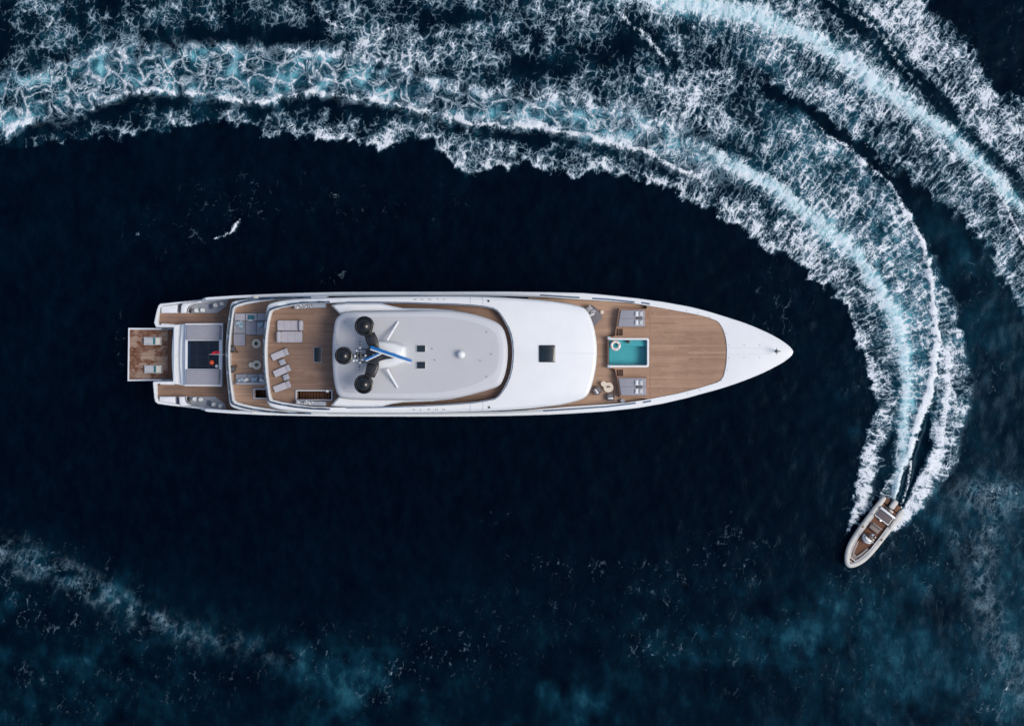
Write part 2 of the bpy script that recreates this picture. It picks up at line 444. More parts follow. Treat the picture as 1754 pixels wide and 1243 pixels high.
        teal = teal + a * 0.9 * np.exp(-(((wx - cx) / rx) ** 2 + ((wy - cy) / ry) ** 2)) * np.clip(0.95 + 1.3 * n2 + 0.6 * n1, 0, 2)
    calmA = smooth(0.1, 0.5, fine)
    arc = Z.copy()
    q, sq, _, _ = seg_scan(wx, wy, [(-60, 925), (20, 948), (70, 968), (130, 992), (190, 1022), (260, 1062), (340, 1088), (430, 1104), (500, 1128), (560, 1165), (600, 1200)])
    arc = np.exp(-(q / 17.0) ** 2)
    F['mist'] = np.clip(arc * (0.30 + 1.2 * n3 + 0.8 * n2) * smooth(560, 60, px), 0, 1)
    q2, _, _, _ = seg_scan(wx, wy, [(1700, 860), (1690, 930), (1676, 1000), (1700, 1060), (1730, 1130), (1760, 1200)])
    F['mist'] = np.maximum(F['mist'], np.clip(0.5 * np.exp(-(q2 / 22.0) ** 2) * (0.5 + 1.2 * n3), 0, 1))
    q3 = np.exp(-(((wx - 1700) / 50) ** 2 + ((wy - 850) / 28) ** 2))
    F['mist'] = np.maximum(F['mist'], np.clip(q3 * (0.6 + n3), 0, 1))
    teal = teal + 0.22 * arc * (0.7 + n2) + 0.44 * F['lace'] * (1 + 1.3 * n2) + 0.12 * calmA * (1 + 1.2 * n2) + 0.75 * F['jet'] + 0.15 * inA * (1 + n1) + 0.15 * inB * (1 + n1) + 0.13 * inC * (1 + n1) + 0.12 * smooth(-6, 10, sdL)
    open_w = 0.035 + 0.07 * smooth(260, 620, np.hypot((px - 760) * .62, py - 760)) * (1 + 1.5 * n1 + n2)
    teal = teal + np.clip(open_w, 0, 1)
    teal = teal + 0.24 * smooth(-6, 12, sdM) * (1 + n3)
    calm_w = 1 - np.clip(np.maximum(fine, F['lace']) * 4, 0, 1)
    teal = teal * (1 - 0.16 * calm_w)
    teal = np.where(teal > 0.42, teal - 0.55 * (teal - 0.42) * calm_w, teal)
    F['teal'] = np.clip(teal * 0.70, 0, 1)
    F['fine'] = np.clip(fine, 0, 1.15)
    F['pick'] = np.where(np.maximum(fine, F['crest']) < 0.05, 0, pick).astype(int)
    # age: 0 near the boats (streaky) .. 1 old foam (lacy)
    age = smooth(1350, 650, px) * smooth(520, 300, py)
    F['age'] = np.clip(age, 0, 1)
    # real relief of the water
    hz = 0.10 * fbm(px, py, 95, 3, 91) + 0.05 * fbm(px, py, 30, 2, 93)
    hz = hz + 0.16 * np.clip(fine, 0, 1) * (0.6 + n3) + 0.28 * F['crest'] + 0.22 * F['jet'] - 0.18 * smooth(-4, 3, v1)
    F['z'] = hz
    F['zone'] = np.where((np.maximum(np.maximum(fine, F['lace']), np.maximum(F['jet'], 0)) > 0.14), np.where(wb > 0.5, 2, 1), 0)
    return F

def sea_material():
    # pattern group: everything in flow metres
    g = bpy.data.node_groups.new('foam_pattern', 'ShaderNodeTree')
    g.interface.new_socket('Vector', in_out='INPUT', socket_type='NodeSocketVector')
    g.interface.new_socket('Age', in_out='INPUT', socket_type='NodeSocketFloat')
    for o in ('Lace', 'Fine', 'Grain', 'Cell'):
        g.interface.new_socket(o, in_out='OUTPUT', socket_type='NodeSocketFloat')
    q = NT(g)
    gi = q.n('NodeGroupInput'); go = q.n('NodeGroupOutput')
    V = gi.outputs['Vector']; age = gi.outputs['Age']
    w1 = q.vmath('SUBTRACT', q.noise(V, 0.55, 1, .5, out='Color', dim='2D'), (0.5, 0.5, 0.5))
    w2 = q.vmath('SUBTRACT', q.noise(V, 2.1, 2, .6, out='Color', dim='2D'), (0.5, 0.5, 0.5))
    w0 = q.vmath('SUBTRACT', q.noise(V, 0.22, 1, .5, out='Color', dim='2D'), (0.5, 0.5, 0.5))
    Vw = q.vmath('ADD', V, q.vmath('SCALE', w1, s=1.9))
    Vw = q.vmath('ADD', Vw, q.vmath('SCALE', w0, s=2.0))
    Vw = q.vmath('ADD', Vw, q.vmath('SCALE', w2, s=0.50))
    # streaky coordinates for fresh foam: drawn out away from the track
    Vf = q.vmath('ADD', V, q.vmath('SCALE', w1, s=0.8))
    Vf = q.vmath('ADD', Vf, q.vmath('SCALE', w2, s=0.38))
    Vs = q.mapping(Vf, scale=(1.0, 0.80, 1.0))
    def voro(vec, scale):
        m = q.n('ShaderNodeTexVoronoi', voronoi_dimensions='2D', feature='DISTANCE_TO_EDGE')
        q.put(m.inputs['Vector'], vec); m.inputs['Scale'].default_value = scale
        return m.outputs['Distance']
    vb = voro(Vw, 0.58); vs = voro(Vw, 1.7)
    thick = q.noise(V, 0.8, 3, .65, dim='2D')
    tb = q.lin(thick, 0.34, 0.66, 0.04, 0.30)
    lb = q.math('POWER', q.math('SUBTRACT', 1.0, q.step(vb, 0.0, tb)), 1.3)
    ts = q.lin(thick, 0.62, 0.38, 0.01, 0.30)
    ls = q.math('SUBTRACT', 1.0, q.step(vs, 0.0, ts))
    sel_ = q.step(q.noise(V, 0.30, 2, .5, dim='2D'), .42, .60)
    lace = q.math('MAXIMUM', q.math('MULTIPLY', lb, q.lin(thick, .3, .6, .55, 1.1)), q.math('MULTIPLY', ls, q.lin(sel_, 0, 1, 0.25, 0.85)))
    q.put(go.inputs['Lace'], lace)
    q.put(go.inputs['Cell'], vb)
    # curly threads: narrow bands around the mid level of warped noise, two sizes
    def threads(vec, sc, wd, w, det=2):
        nn = q.noise(vec, sc, det, .5, dist=0.25, dim='2D')
        a = q.math('ABSOLUTE', q.math('SUBTRACT', nn, 0.5))
        return q.math('POWER', q.math('SUBTRACT', 1.0, q.math('MULTIPLY', a, wd), clamp=True), 2.0)
    t1 = threads(Vs, 1.5, 8.0, 0.3)
    t2 = threads(q.vmath('ADD', Vs, (13.7, 5.1, 0)), 3.1, 7.0, 2.7)
    cellular = q.math('POWER', q.math('SUBTRACT', 1.0, q.math('MULTIPLY', voro(Vs, 1.25), 2.6), clamp=True), 2.0)
    cell2 = q.math('POWER', q.math('SUBTRACT', 1.0, q.math('MULTIPLY', voro(q.vmath('ADD', Vs, (31.7, 4.4, 0)), 3.1), 2.6), clamp=True), 1.6)
    msk = q.step(q.noise(V, 0.6, 2, .5, dim='2D'), .40, .60)
    body = q.lin(q.noise(Vs, 1.0, 6, .64, dim='2D'), 0.28, 0.72)
    gr = q.noise(Vs, 6.5, 3, .7, dim='2D')
    f = q.math('ADD', q.math('MULTIPLY', t1, 0.12), q.math('MULTIPLY', cell2, q.lin(msk, 0, 1, 0.34, 0.16)))
    f = q.math('ADD', f, q.math('MULTIPLY', cellular, q.lin(msk, 0, 1, 0.14, 0.42)))
    f = q.math('ADD', f, q.math('MULTIPLY', body, 0.46))
    f = q.math('ADD', f, q.math('MULTIPLY', ls, 0.08))
    f = q.math('ADD', f, q.lin(gr, 0.3, 0.7, -0.05, 0.05))
    stv = q.mapping(q.vmath('ADD', V, q.vmath('SCALE', w2, s=0.35)), scale=(2.6, 0.42, 1.0))
    strk = q.lin(q.noise(stv, 1.0, 3, .6, dim='2D'), .3, .7, -0.20, 0.20)
    f = q.math('ADD', f, q.math('MULTIPLY', strk, q.math('SUBTRACT', 1.0, age)))
    f = q.math('ADD', f, q.lin(q.noise(V, 0.42, 3, .6, dim='2D'), .3, .7, -0.13, 0.13))
    q.put(go.inputs['Fine'], f)
    q.put(go.inputs['Grain'], gr)

    m, t, b = new_mat('sea_water_and_foam')
    nd = t.n('ShaderNodeGroup'); nd.node_tree = g
    t.put(nd.inputs['Vector'], t.attr('flow', 'Vector')); t.put(nd.inputs['Age'], t.attr('age'))
    lace_p, fine_p, grain, cell = (nd.outputs[k] for k in ('Lace', 'Fine', 'Grain', 'Cell'))
    fine, lace, jet, crest, web, teal = (t.attr(k) for k in ('fine', 'lace', 'jet', 'crest', 'web', 'teal'))
    # fine foam: threshold of the pattern slides with the amount
    thr = t.lin(fine, 0.0, 1.0, 0.96, 0.10)
    lo = t.math('SUBTRACT', thr, 0.22); hi = t.math('ADD', thr, 0.46)
    fm = t.math('MULTIPLY', t.step(fine_p, lo, hi), t.step(fine, 0.02, 0.16))
    fm = t.math('MULTIPLY', fm, t.lin(fine, 0.12, 0.62, 0.50, 1.0))
    lm = t.math('MULTIPLY', t.math('MULTIPLY', lace_p, lace), t.lin(grain, 0.3, 0.62, 0.45, 1.0), clamp=True)
    jsh = t.step(t.math('ADD', jet, t.math('MULTIPLY', t.math('SUBTRACT', fine_p, 0.45), 1.1)), 0.15, 1.0)
    jm = t.math('MULTIPLY', t.math('MULTIPLY', jsh, t.step(jet, 0.0, 0.25)), t.lin(fine_p, 0.15, 0.60, 0.74, 1.1), clamp=True)
    cm = t.math('MULTIPLY', t.step(t.math('ADD', crest, t.math('MULTIPLY', t.math('SUBTRACT', fine_p, 0.5), 0.9)), 0.25, 0.8), t.step(crest, 0.0, 0.2))
    wpat = t.step(fine_p, t.lin(web, 0.0, 0.4, 0.80, 0.55), t.lin(web, 0.0, 0.4, 1.35, 1.10))
    wm = t.math('MULTIPLY', wpat, t.lin(web, 0.0, 0.35, 0.0, 0.62), clamp=True)
    mist = t.attr('mist')
    mm_ = t.math('MULTIPLY', mist, t.step(fine_p, 0.25, 1.15), clamp=True)
    wm = t.math('MAXIMUM', wm, t.math('MULTIPLY', mm_, 0.75))
    foam = t.math('MAXIMUM', t.math('MAXIMUM', fm, lm), t.math('MAXIMUM', t.math('MAXIMUM', jm, cm), wm))
    foam = t.math('MULTIPLY', foam, t.lin(grain, 0.25, 0.60, 0.84, 1.0), clamp=True)
    # deep water
    geo = t.n('ShaderNodeNewGeometry')
    pos = geo.outputs['Position']
    cloud = t.noise(pos, 0.14, 5, .62)
    drift = t.noise(t.mapping(pos, rot=(0, 0, .3), scale=(1, .55, 1)), 0.9, 6, .7)
    tl = t.math('MULTIPLY', teal, t.lin(cloud, 0.3, 0.7, 0.75, 1.25))
    tl = t.math('ADD', tl, t.lin(drift, 0.42, 0.75, 0.0, 0.09))
    tl = t.math('MULTIPLY', tl, t.lin(drift, 0.25, 0.7, 0.72, 1.2), clamp=True)
    ramp = t.n('ShaderNodeValToRGB')
    t.put(ramp.inputs[0], tl)
    e = ramp.color_ramp.elements
    e[0].position = 0; e[0].color = (0.0001, 0.0009, 0.0042, 1)
    e[1].position = 1; e[1].color = (0.235, 0.50, 0.56, 1)
    for p_, c_ in ((0.16, (0.0006, 0.0058, 0.0130)), (0.34, (0.0020, 0.020, 0.036)), (0.58, (0.014, 0.078, 0.110)), (0.8, (0.075, 0.27, 0.33))):
        x = e.new(p_); x.color = (*c_, 1)
    fcol = t.mix(t.step(foam, 0.2, 1.0), (0.30, 0.46, 0.56), (0.80, 0.84, 0.88))
    fcol = t.mix(t.math('MULTIPLY', jet, t.lin(fine_p, 0.30, 0.95, 1.0, 0.10)), fcol, (0.46, 0.69, 0.75))
    col = t.mix(t.math('POWER', foam, 0.8), ramp.outputs[0], fcol)
    t.put(b.inputs['Base Color'], col)
    t.put(b.inputs['Roughness'], t.lin(foam, 0, 0.6, 0.16, 0.75))
    b.inputs['IOR'].default_value = 1.333
    b.inputs['Specular Tint'].default_value = (0.30, 0.62, 1.0, 1)
    t.put(b.inputs['Specular IOR Level'], t.lin(foam, 0, 0.5, 0.12, 0.1))
    # ripples + foam relief
    rip = t.noise(t.mapping(pos, rot=(0, 0, .5), scale=(1, .6, 1)), 1.1, 5, .6)
    hgt = t.math('ADD', t.math('MULTIPLY', rip, 0.045), t.math('MULTIPLY', foam, 0.09))
    hgt = t.math('ADD', hgt, t.math('MULTIPLY', t.math('MULTIPLY', grain, 0.05), t.math('ADD', foam, 0.1)))
    bmp = t.n('ShaderNodeBump')
    bmp.inputs['Strength'].default_value = 0.8
    bmp.inputs['Distance'].default_value = 1.0
    t.put(bmp.inputs['Height'], hgt)
    t.put(b.inputs['Normal'], bmp.outputs[0])
    return m

def grid_mesh(name, X, Y, F, face_mask, mat, zoff=0.0):
    """mesh of the grid cells picked by face_mask (X, Y plan arrays [ny, nx])"""
    ny, nx = X.shape
    idx = np.arange(nx * ny).reshape(ny, nx)
    a = idx[:-1, :-1]; b_ = idx[:-1, 1:]; c = idx[1:, 1:]; d = idx[1:, :-1]
    quads = np.stack([d, c, b_, a], -1)[face_mask]          # counter-clockwise seen from above
    used = np.unique(quads)
    remap = np.full(nx * ny, -1); remap[used] = np.arange(len(used))
    quads = remap[quads]
    co = np.stack([(X.ravel() - 877.0) / PPM, -(Y.ravel() - 621.5) / PPM, F['z'].ravel() + zoff], -1)[used]
    me = bpy.data.meshes.new(name)
    me.vertices.add(len(co)); me.vertices.foreach_set('co', co.astype(np.float32).ravel())
    nq = len(quads)
    me.loops.add(nq * 4); me.loops.foreach_set('vertex_index', quads.astype(np.int32).ravel())
    me.polygons.add(nq)
    me.polygons.foreach_set('loop_start', np.arange(0, nq * 4, 4, dtype=np.int32))
    me.polygons.foreach_set('use_smooth', np.ones(nq, dtype=bool))
    me.update(calc_edges=True)
    for k in ('fine', 'lace', 'jet', 'crest', 'web', 'teal', 'age', 'mist'):
        at = me.attributes.new(k, 'FLOAT', 'POINT')
        at.data.foreach_set('value', F[k].ravel()[used].astype(np.float32))
    fsel = F['pick'][:-1, :-1][face_mask]
    uv = np.zeros((nq, 4, 3), np.float32)
    for kf in range(3):
        fl = F['flows'][kf].reshape(-1, 2)[used]
        mm = fsel == kf
        uv[mm, :, :2] = fl[quads[mm]]
    at = me.attributes.new('flow', 'FLOAT_VECTOR', 'CORNER')
    at.data.foreach_set('vector', uv.ravel())
    me.materials.append(mat)
    o = bpy.data.objects.new(name, me)
    COL.objects.link(o)
    return o

def keep_large(mask, it=2):
    """majority filter so that the zone borders are clean"""
    m = mask.astype(float)
    for _ in range(it):
        p = np.pad(m, 2, mode='edge')
        s = sum(p[i:i + m.shape[0], j:j + m.shape[1]] for i in range(5) for j in range(5)) / 25
        m = (s > 0.5).astype(float)
    return m > 0.5

def build_sea():
    mat = sea_material()
    st = 3.2
    xs = np.arange(-120, 1876, st); ys = np.arange(-120, 1366, st)
    X, Y = np.meshgrid(xs, ys)
    F = fields(X, Y)
    zone = F['zone'][:-1, :-1]
    m1 = keep_large(zone == 1); m2 = keep_large(zone == 2) & ~m1
    m0 = ~(m1 | m2)
    o = grid_mesh('sea', X, Y, F, m0, mat); tag(o, kind='structure')
    if m1.any():
        o = grid_mesh('wake_foam', X, Y, F, m1, mat)
        tag(o, 'white and turquoise foam trail curving round from behind the small boat', 'wake', 'foam trails of the turning boat', 'stuff')
    if m2.any():
        o = grid_mesh('wake_foam', X, Y, F, m2, mat)
        tag(o, 'broad churned foam trail crossing the upper right corner of the sea', 'wake', 'foam trails of the turning boat', 'stuff')
    # outer sea to the horizon: rings of coarser cells under the edge of the fine sheet
    def axis(lo, hi):
        a = [lo + 8]; s = 14.0
        while a[-1] > -60000: a.append(a[-1] - s); s *= 1.16
        a = a[::-1]
        mid = list(np.linspace(lo + 8, hi - 8, 40))[1:-1]
        c = [hi - 8]; s = 14.0
        while c[-1] < 60000: c.append(c[-1] + s); s *= 1.16
        return np.array(a + mid + c), len(a), len(mid)
    ax, na, nm = axis(-120, xs[-1]); ay, nb, nn = axis(-120, ys[-1])
    X2, Y2 = np.meshgrid(ax, ay)
    F2 = fields(X2, Y2)
    far = smooth(2500, 200, np.hypot(X2 - 877, Y2 - 621))
    F2['z'] = F2['z'] * 0 - 0.35 * 1.0
    for k in ('teal', 'web'):
        F2[k] = F2[k] * far
    mk = np.ones((len(ay) - 1, len(ax) - 1), bool)
    mk[nb - 1:nb + nn, na - 1:na + nm] = False
    o = grid_mesh('sea', X2, Y2, F2, mk, mat); tag(o, kind='structure')

build_sea()

# ================================================================== MATERIALS
def simple(name, col, rough=0.5, metal=0.0, var=0.06, nscale=3.0, bump=0.0, bscale=20.0, coat=0.0):
    m, t, b = new_mat(name)
    tc = t.n('ShaderNodeTexCoord')
    n = t.noise(tc.outputs['Object'], nscale, 5, .6)
    lo = tuple(c * (1 - var) for c in col); hi = tuple(min(1, c * (1 + var)) for c in col)
    t.put(b.inputs['Base Color'], t.mix(t.lin(n, 0.3, 0.7), lo, hi))
    t.put(b.inputs['Roughness'], t.lin(n, 0.2, 0.8, max(0, rough - .06), min(1, rough + .08)))
    b.inputs['Metallic'].default_value = metal
    b.inputs['Coat Weight'].default_value = coat
    if bump:
        bn = t.n('ShaderNodeBump'); bn.inputs['Strength'].default_value = bump; bn.inputs['Distance'].default_value = 0.02
        t.put(bn.inputs['Height'], t.noise(tc.outputs['Object'], bscale, 3, .6))
        t.put(b.inputs['Normal'], bn.outputs[0])
    return m

def teak_material(name, c0, c1, wet=False):
    m, t, b = new_mat(name)
    geo = t.n('ShaderNodeNewGeometry')
    rnd = geo.outputs['Random Per Island']
    tc = t.n('ShaderNodeTexCoord').outputs['Object']
    grain = t.noise(t.mapping(tc, scale=(0.5, 9, 1)), 1.6, 6, .65)
    patch = t.noise(tc, 0.55, 4, .6)
    f = t.math('ADD', t.math('MULTIPLY', rnd, 0.42), t.math('MULTIPLY', t.lin(grain, .25, .75), 0.34))
    f = t.math('ADD', f, t.math('MULTIPLY', t.lin(patch, .3, .7), 0.30), clamp=True)
    col = t.mix(f, c0, c1)
    col = t.mix(t.math('MULTIPLY', t.step(t.noise(t.mapping(tc, scale=(1, 2, 1)), 1.3, 5, .7), .55, .75), 0.35), col, tuple(x * 1.15 for x in c1))
    rough = 0.6
    if wet:
        w = t.step(t.noise(t.mapping(tc, scale=(.8, 1.3, 1)), 0.9, 6, .62), 0.44, 0.53)
        rip = t.step(t.noise(tc, 3.2, 4, .6), .45, .58)
        wf = t.math('MULTIPLY', w, t.lin(rip, 0, 1, .65, 1.0), clamp=True)
        col = t.mix(wf, col, (0.150, 0.056, 0.028))
        rough = t.lin(wf, 0, 1, 0.55, 0.12)
    t.put(b.inputs['Base Color'], col)
    t.put(b.inputs['Roughness'], rough)
    b.inputs['Specular IOR Level'].default_value = 0.3
    return m

M = {}
M['gel'] = simple('white_gelcoat', (0.735, 0.755, 0.765), 0.32, var=0.025, nscale=0.5, coat=0.3)
M['gel_warm'] = simple('warm_white_gelcoat', (0.70, 0.72, 0.75), 0.38, var=0.03, nscale=0.7)
M['hull'] = simple('hull_paint', (0.60, 0.64, 0.69), 0.3, var=0.03, nscale=0.6, coat=0.4)
M['grey_roof'] = simple('pale_grey_roof_paint', (0.46, 0.468, 0.49), 0.55, var=0.025, nscale=0.5)
M['grey_step'] = simple('blue_grey_paint', (0.50, 0.56, 0.63), 0.4, var=0.04)
M['moor'] = simple('mooring_deck_paint', (0.30, 0.33, 0.38), 0.5, var=0.12, nscale=1.5)
M['roof_edge'] = simple('light_grey_roof_edge_paint', (0.53, 0.54, 0.565), 0.45, var=0.03, nscale=0.7)
M['groove'] = simple('dark_blue_groove', (0.085, 0.135, 0.205), 0.25, var=0.15)
M['caulk'] = simple('black_deck_caulking', (0.016, 0.014, 0.013), 0.7, var=0.2)
M['dark'] = simple('black_paint', (0.012, 0.012, 0.014), 0.28, var=0.2, coat=0.5)
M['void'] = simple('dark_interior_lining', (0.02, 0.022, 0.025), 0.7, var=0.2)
M['skylight'] = simple('tinted_skylight_glass', (0.012, 0.022, 0.030), 0.08, var=0.2, nscale=1.2)
M['chrome'] = simple('polished_steel', (0.65, 0.67, 0.70), 0.18, metal=1.0)
M['cushion'] = simple('grey_outdoor_fabric', (0.295, 0.295, 0.335), 0.9, var=0.05, nscale=2.5, bump=.4, bscale=60)
M['cushion_b'] = simple('pale_grey_lounger_fabric', (0.40, 0.385, 0.415), 0.9, var=0.06, nscale=2.5, bump=.4, bscale=60)
M['cushion_d'] = simple('charcoal_fabric', (0.10, 0.10, 0.115), 0.9, var=0.15, nscale=9, bump=.5, bscale=60)
M['cushion_m'] = simple('mid_grey_woven_fabric', (0.165, 0.16, 0.175), 0.9, var=0.12, nscale=9, bump=.5, bscale=60)
M['white_cloth'] = simple('white_cotton', (0.72, 0.73, 0.74), 0.9, var=0.05, nscale=6, bump=.3)
M['grey_cloth'] = simple('striped_grey_cotton', (0.45, 0.46, 0.49), 0.9, var=0.12, nscale=14)
M['teal_cloth'] = simple('teal_cotton', (0.03, 0.16, 0.19), 0.9, var=0.2, nscale=9)
M['cream'] = simple('cream_stone', (0.66, 0.58, 0.47), 0.6, var=0.10, nscale=7)
M['cream_cloth'] = simple('cream_cotton', (0.74, 0.70, 0.60), 0.9, var=0.06)
M['blue'] = simple('radar_blue_paint', (0.008, 0.14, 0.40), 0.35, var=0.1)
M['red'] = simple('red_bunting', (0.55, 0.012, 0.03), 0.8, var=0.15)
M['orange'] = simple('orange_plastic', (0.9, 0.11, 0.03), 0.5, var=0.08)
M['leaf'] = simple('olive_leaves', (0.06, 0.085, 0.03), 0.7, var=0.4, nscale=20)
M['brown'] = simple('brown_dried_leaf', (0.10, 0.05, 0.02), 0.7, var=0.3, nscale=15)
M['teak'] = teak_material('teak_planks', (0.228, 0.135, 0.084), (0.445, 0.282, 0.190))
M['teak_aft'] = teak_material('weathered_teak_planks', (0.155, 0.094, 0.067), (0.335, 0.214, 0.155))
M['teak_shade_lift'] = teak_material('shade_lifted_teak_planks', (0.29, 0.182, 0.125), (0.52, 0.345, 0.245))  # same teak, colour lightened to offset the shade on the lower decks
M['teak_wet'] = teak_material('wet_teak_planks', (0.235, 0.150, 0.105), (0.45, 0.315, 0.235), wet=True)
M['taupe'] = simple('taupe_upholstery', (0.23, 0.195, 0.175), 0.8, var=0.12, nscale=9)
M['taupe_dark'] = simple('dark_taupe_upholstery', (0.115, 0.095, 0.10), 0.8, var=0.15, nscale=9)
M['teak_red'] = teak_material('oiled_teak_planks', (0.085, 0.034, 0.017), (0.19, 0.085, 0.045))
M['frame_wood'] = simple('varnished_frame_wood', (0.30, 0.17, 0.11), 0.4, var=0.2, nscale=5)
M['pool_tile'] = simple('pool_basin_tiles', (0.17, 0.50, 0.55), 0.5, var=0.05, nscale=3)
M['tube'] = simple('cream_grey_tube_fabric', (0.54, 0.53, 0.50), 0.6, var=0.10, nscale=2.5, bump=.3, bscale=14)
M['skin'] = simple('skin', (0.42, 0.22, 0.15), 0.6, var=0.05)
M['hair'] = simple('dark_hair', (0.02, 0.013, 0.01), 0.6, var=0.3, nscale=60, bump=.6, bscale=90)
M['shirt'] = simple('white_shirt_cloth', (0.78, 0.79, 0.80), 0.9, var=0.04, nscale=9, bump=.5, bscale=12)
M['shorts'] = simple('navy_shorts_cloth', (0.03, 0.04, 0.07), 0.9, var=0.1)

def striped(name, ca, cb, scale, rot=0.0, third=None, thr=0.5, dist=0.6):
    m, t, b = new_mat(name)
    tc = t.n('ShaderNodeTexCoord').outputs['Object']
    w = t.n('ShaderNodeTexWave', wave_type='BANDS', bands_direction='X')
    t.put(w.inputs['Vector'], t.mapping(tc, rot=(0, 0, rot)))
    w.inputs['Scale'].default_value = scale; w.inputs['Distortion'].default_value = dist
    w.inputs['Detail'].default_value = 2
    col = t.mix(t.step(w.outputs['Fac'], thr - .08, thr + .08), ca, cb)
    if third:
        col = t.mix(t.step(t.noise(tc, 3.0, 2, .5), .52, .58), col, third)
    t.put(b.inputs['Base Color'], col); b.inputs['Roughness'].default_value = .9
    return m
M['pattern_blue'] = striped('blue_and_white_print', (0.62, 0.68, 0.72), (0.03, 0.10, 0.17), 2.6, 0.6, (0.10, 0.34, 0.42), dist=5.0)
M['pattern_grey'] = striped('black_and_white_print', (0.60, 0.60, 0.60), (0.03, 0.03, 0.04), 3.2, 0.3, (0.35, 0.33, 0.34), dist=6.0)
M['stripe_pillow'] = striped('fine_striped_cotton', (0.66, 0.67, 0.69), (0.36, 0.37, 0.40), 7.0, 1.57, dist=0.0)
M['stripe_lounger'] = striped('fine_striped_fabric', (0.45, 0.435, 0.46), (0.36, 0.36, 0.42), 6.0, 0.0, dist=0.4)
M['ring_stripes'] = None

def glass_water():
    m, t, b = new_mat('pool_water')
    b.inputs['Base Color'].default_value = (0.55, 0.92, 0.95, 1)
    b.inputs['Transmission Weight'].default_value = 0.0
    tc = t.n('ShaderNodeTexCoord').outputs['Object']
    bn = t.n('ShaderNodeBump'); bn.inputs['Strength'].default_value = .35; bn.inputs['Distance'].default_value = 0.1
    t.put(bn.inputs['Height'], t.noise(tc, 2.2, 4, .6, dist=.6))
    gl = t.n('ShaderNodeBsdfGlossy'); gl.inputs['Roughness'].default_value = .05
    tr = t.n('ShaderNodeBsdfTransparent'); tr.inputs['Color'].default_value = (0.62, 0.92, 0.94, 1)
    t.put(gl.inputs['Normal'], bn.outputs[0])
    fr = t.n('ShaderNodeFresnel'); fr.inputs['IOR'].default_value = 1.33
    t.put(fr.inputs['Normal'], bn.outputs[0])
    mx = t.n('ShaderNodeMixShader')
    t.put(mx.inputs[0], fr.outputs[0]); t.t.links.new(tr.outputs[0], mx.inputs[1]); t.t.links.new(gl.outputs[0], mx.inputs[2])
    out = [n for n in m.node_tree.nodes if n.type == 'OUTPUT_MATERIAL'][0]
    t.t.links.new(mx.outputs[0], out.inputs['Surface'])
    return m
M['pool_water'] = glass_water()

def clear_glass():
    m, t, b = new_mat('tinted_balustrade_glass')
    gl = t.n('ShaderNodeBsdfGlossy'); gl.inputs['Roughness'].default_value = .03
    tr = t.n('ShaderNodeBsdfTransparent'); tr.inputs['Color'].default_value = (0.42, 0.56, 0.70, 1)
    fr = t.n('ShaderNodeFresnel'); fr.inputs['IOR'].default_value = 1.5
    mx = t.n('ShaderNodeMixShader')
    t.put(mx.inputs[0], fr.outputs[0]); t.t.links.new(tr.outputs[0], mx.inputs[1]); t.t.links.new(gl.outputs[0], mx.inputs[2])
    out = [n for n in m.node_tree.nodes if n.type == 'OUTPUT_MATERIAL'][0]
    t.t.links.new(mx.outputs[0], out.inputs['Surface'])
    return m
M['glass'] = clear_glass()

def radome_material():
    m, t, b = new_mat('glossy_black_radome')
    b.inputs['Base Color'].default_value = (0.008, 0.008, 0.009, 1)
    b.inputs['Roughness'].default_value = 0.2
    b.inputs['Specular IOR Level'].default_value = 0.35
    b.inputs['Coat Weight'].default_value = 0.35
    b.inputs['Coat Roughness'].default_value = 0.05
    return m
M['radome'] = radome_material()

# ================================================================== MESH TOOLS
def link_mesh(name, verts, faces, mat, parent=None, smooth_angle=40, loc=None):
    me = bpy.data.meshes.new(name)
    me.from_pydata([tuple(v) for v in verts], [], faces)
    me.validate()
    bm = bmesh.new(); bm.from_mesh(me)
    bmesh.ops.recalc_face_normals(bm, faces=bm.faces)
    bm.to_mesh(me); bm.free()
    return finish(name, me, mat, parent, smooth_angle)

def finish(name, me, mat, parent=None, smooth_angle=40):
    mats = mat if isinstance(mat, (list, tuple)) else [mat]
    for m_ in mats: me.materials.append(m_)
    if smooth_angle:
        me.shade_smooth()
        me.set_sharp_from_angle(angle=math.radians(smooth_angle))
    o = bpy.data.objects.new(name, me)
    COL.objects.link(o)
    if parent is not None:
        o.parent = parent
        inv = Matrix.Identity(4)
        p = parent
        # all ancestors sit at known places: world matrix from loc / rot chain
        o.matrix_parent_inverse = world_of(parent).inverted() if not getattr(finish, 'local', False) else inv
    return o

def world_of(o):
    mt = Matrix.Translation(o.location) @ o.rotation_euler.to_matrix().to_4x4()
    if o.parent is not None:
        mt = world_of(o.parent) @ o.matrix_parent_inverse @ mt
    return mt

def bm_obj(name, bm, mat, parent=None, smooth_angle=40):
    me = bpy.data.meshes.new(name)
    bmesh.ops.recalc_face_normals(bm, faces=bm.faces)
    bm.to_mesh(me); bm.free()
    return finish(name, me, mat, parent, smooth_angle)

def offset(poly, d):
    """move an outline inwards by d (metres for world outlines), mitred"""
    n = len(poly)
    A = sum(poly[i][0] * poly[(i + 1) % n][1] - poly[(i + 1) % n][0] * poly[i][1] for i in range(n))
    sgn = 1 if A > 0 else -1
    out = []
    for i in range(n):
        x0, y0 = poly[i - 1][:2]; x1, y1 = poly[i][:2]; x2, y2 = poly[(i + 1) % n][:2]
        ax, ay = x1 - x0, y1 - y0; bx, by = x2 - x1, y2 - y1
        la = math.hypot(ax, ay) or 1e-6; lb = math.hypot(bx, by) or 1e-6
        nx = (-ay / la - by / lb) * sgn; ny = (ax / la + bx / lb) * sgn
        L = math.hypot(nx, ny) or 1e-6
        nx /= L; ny /= L
        c = max(0.45, nx * (-ay / la) * sgn + ny * (ax / la) * sgn)
        out.append((x1 + nx * d / c, y1 + ny * d / c))
    return out

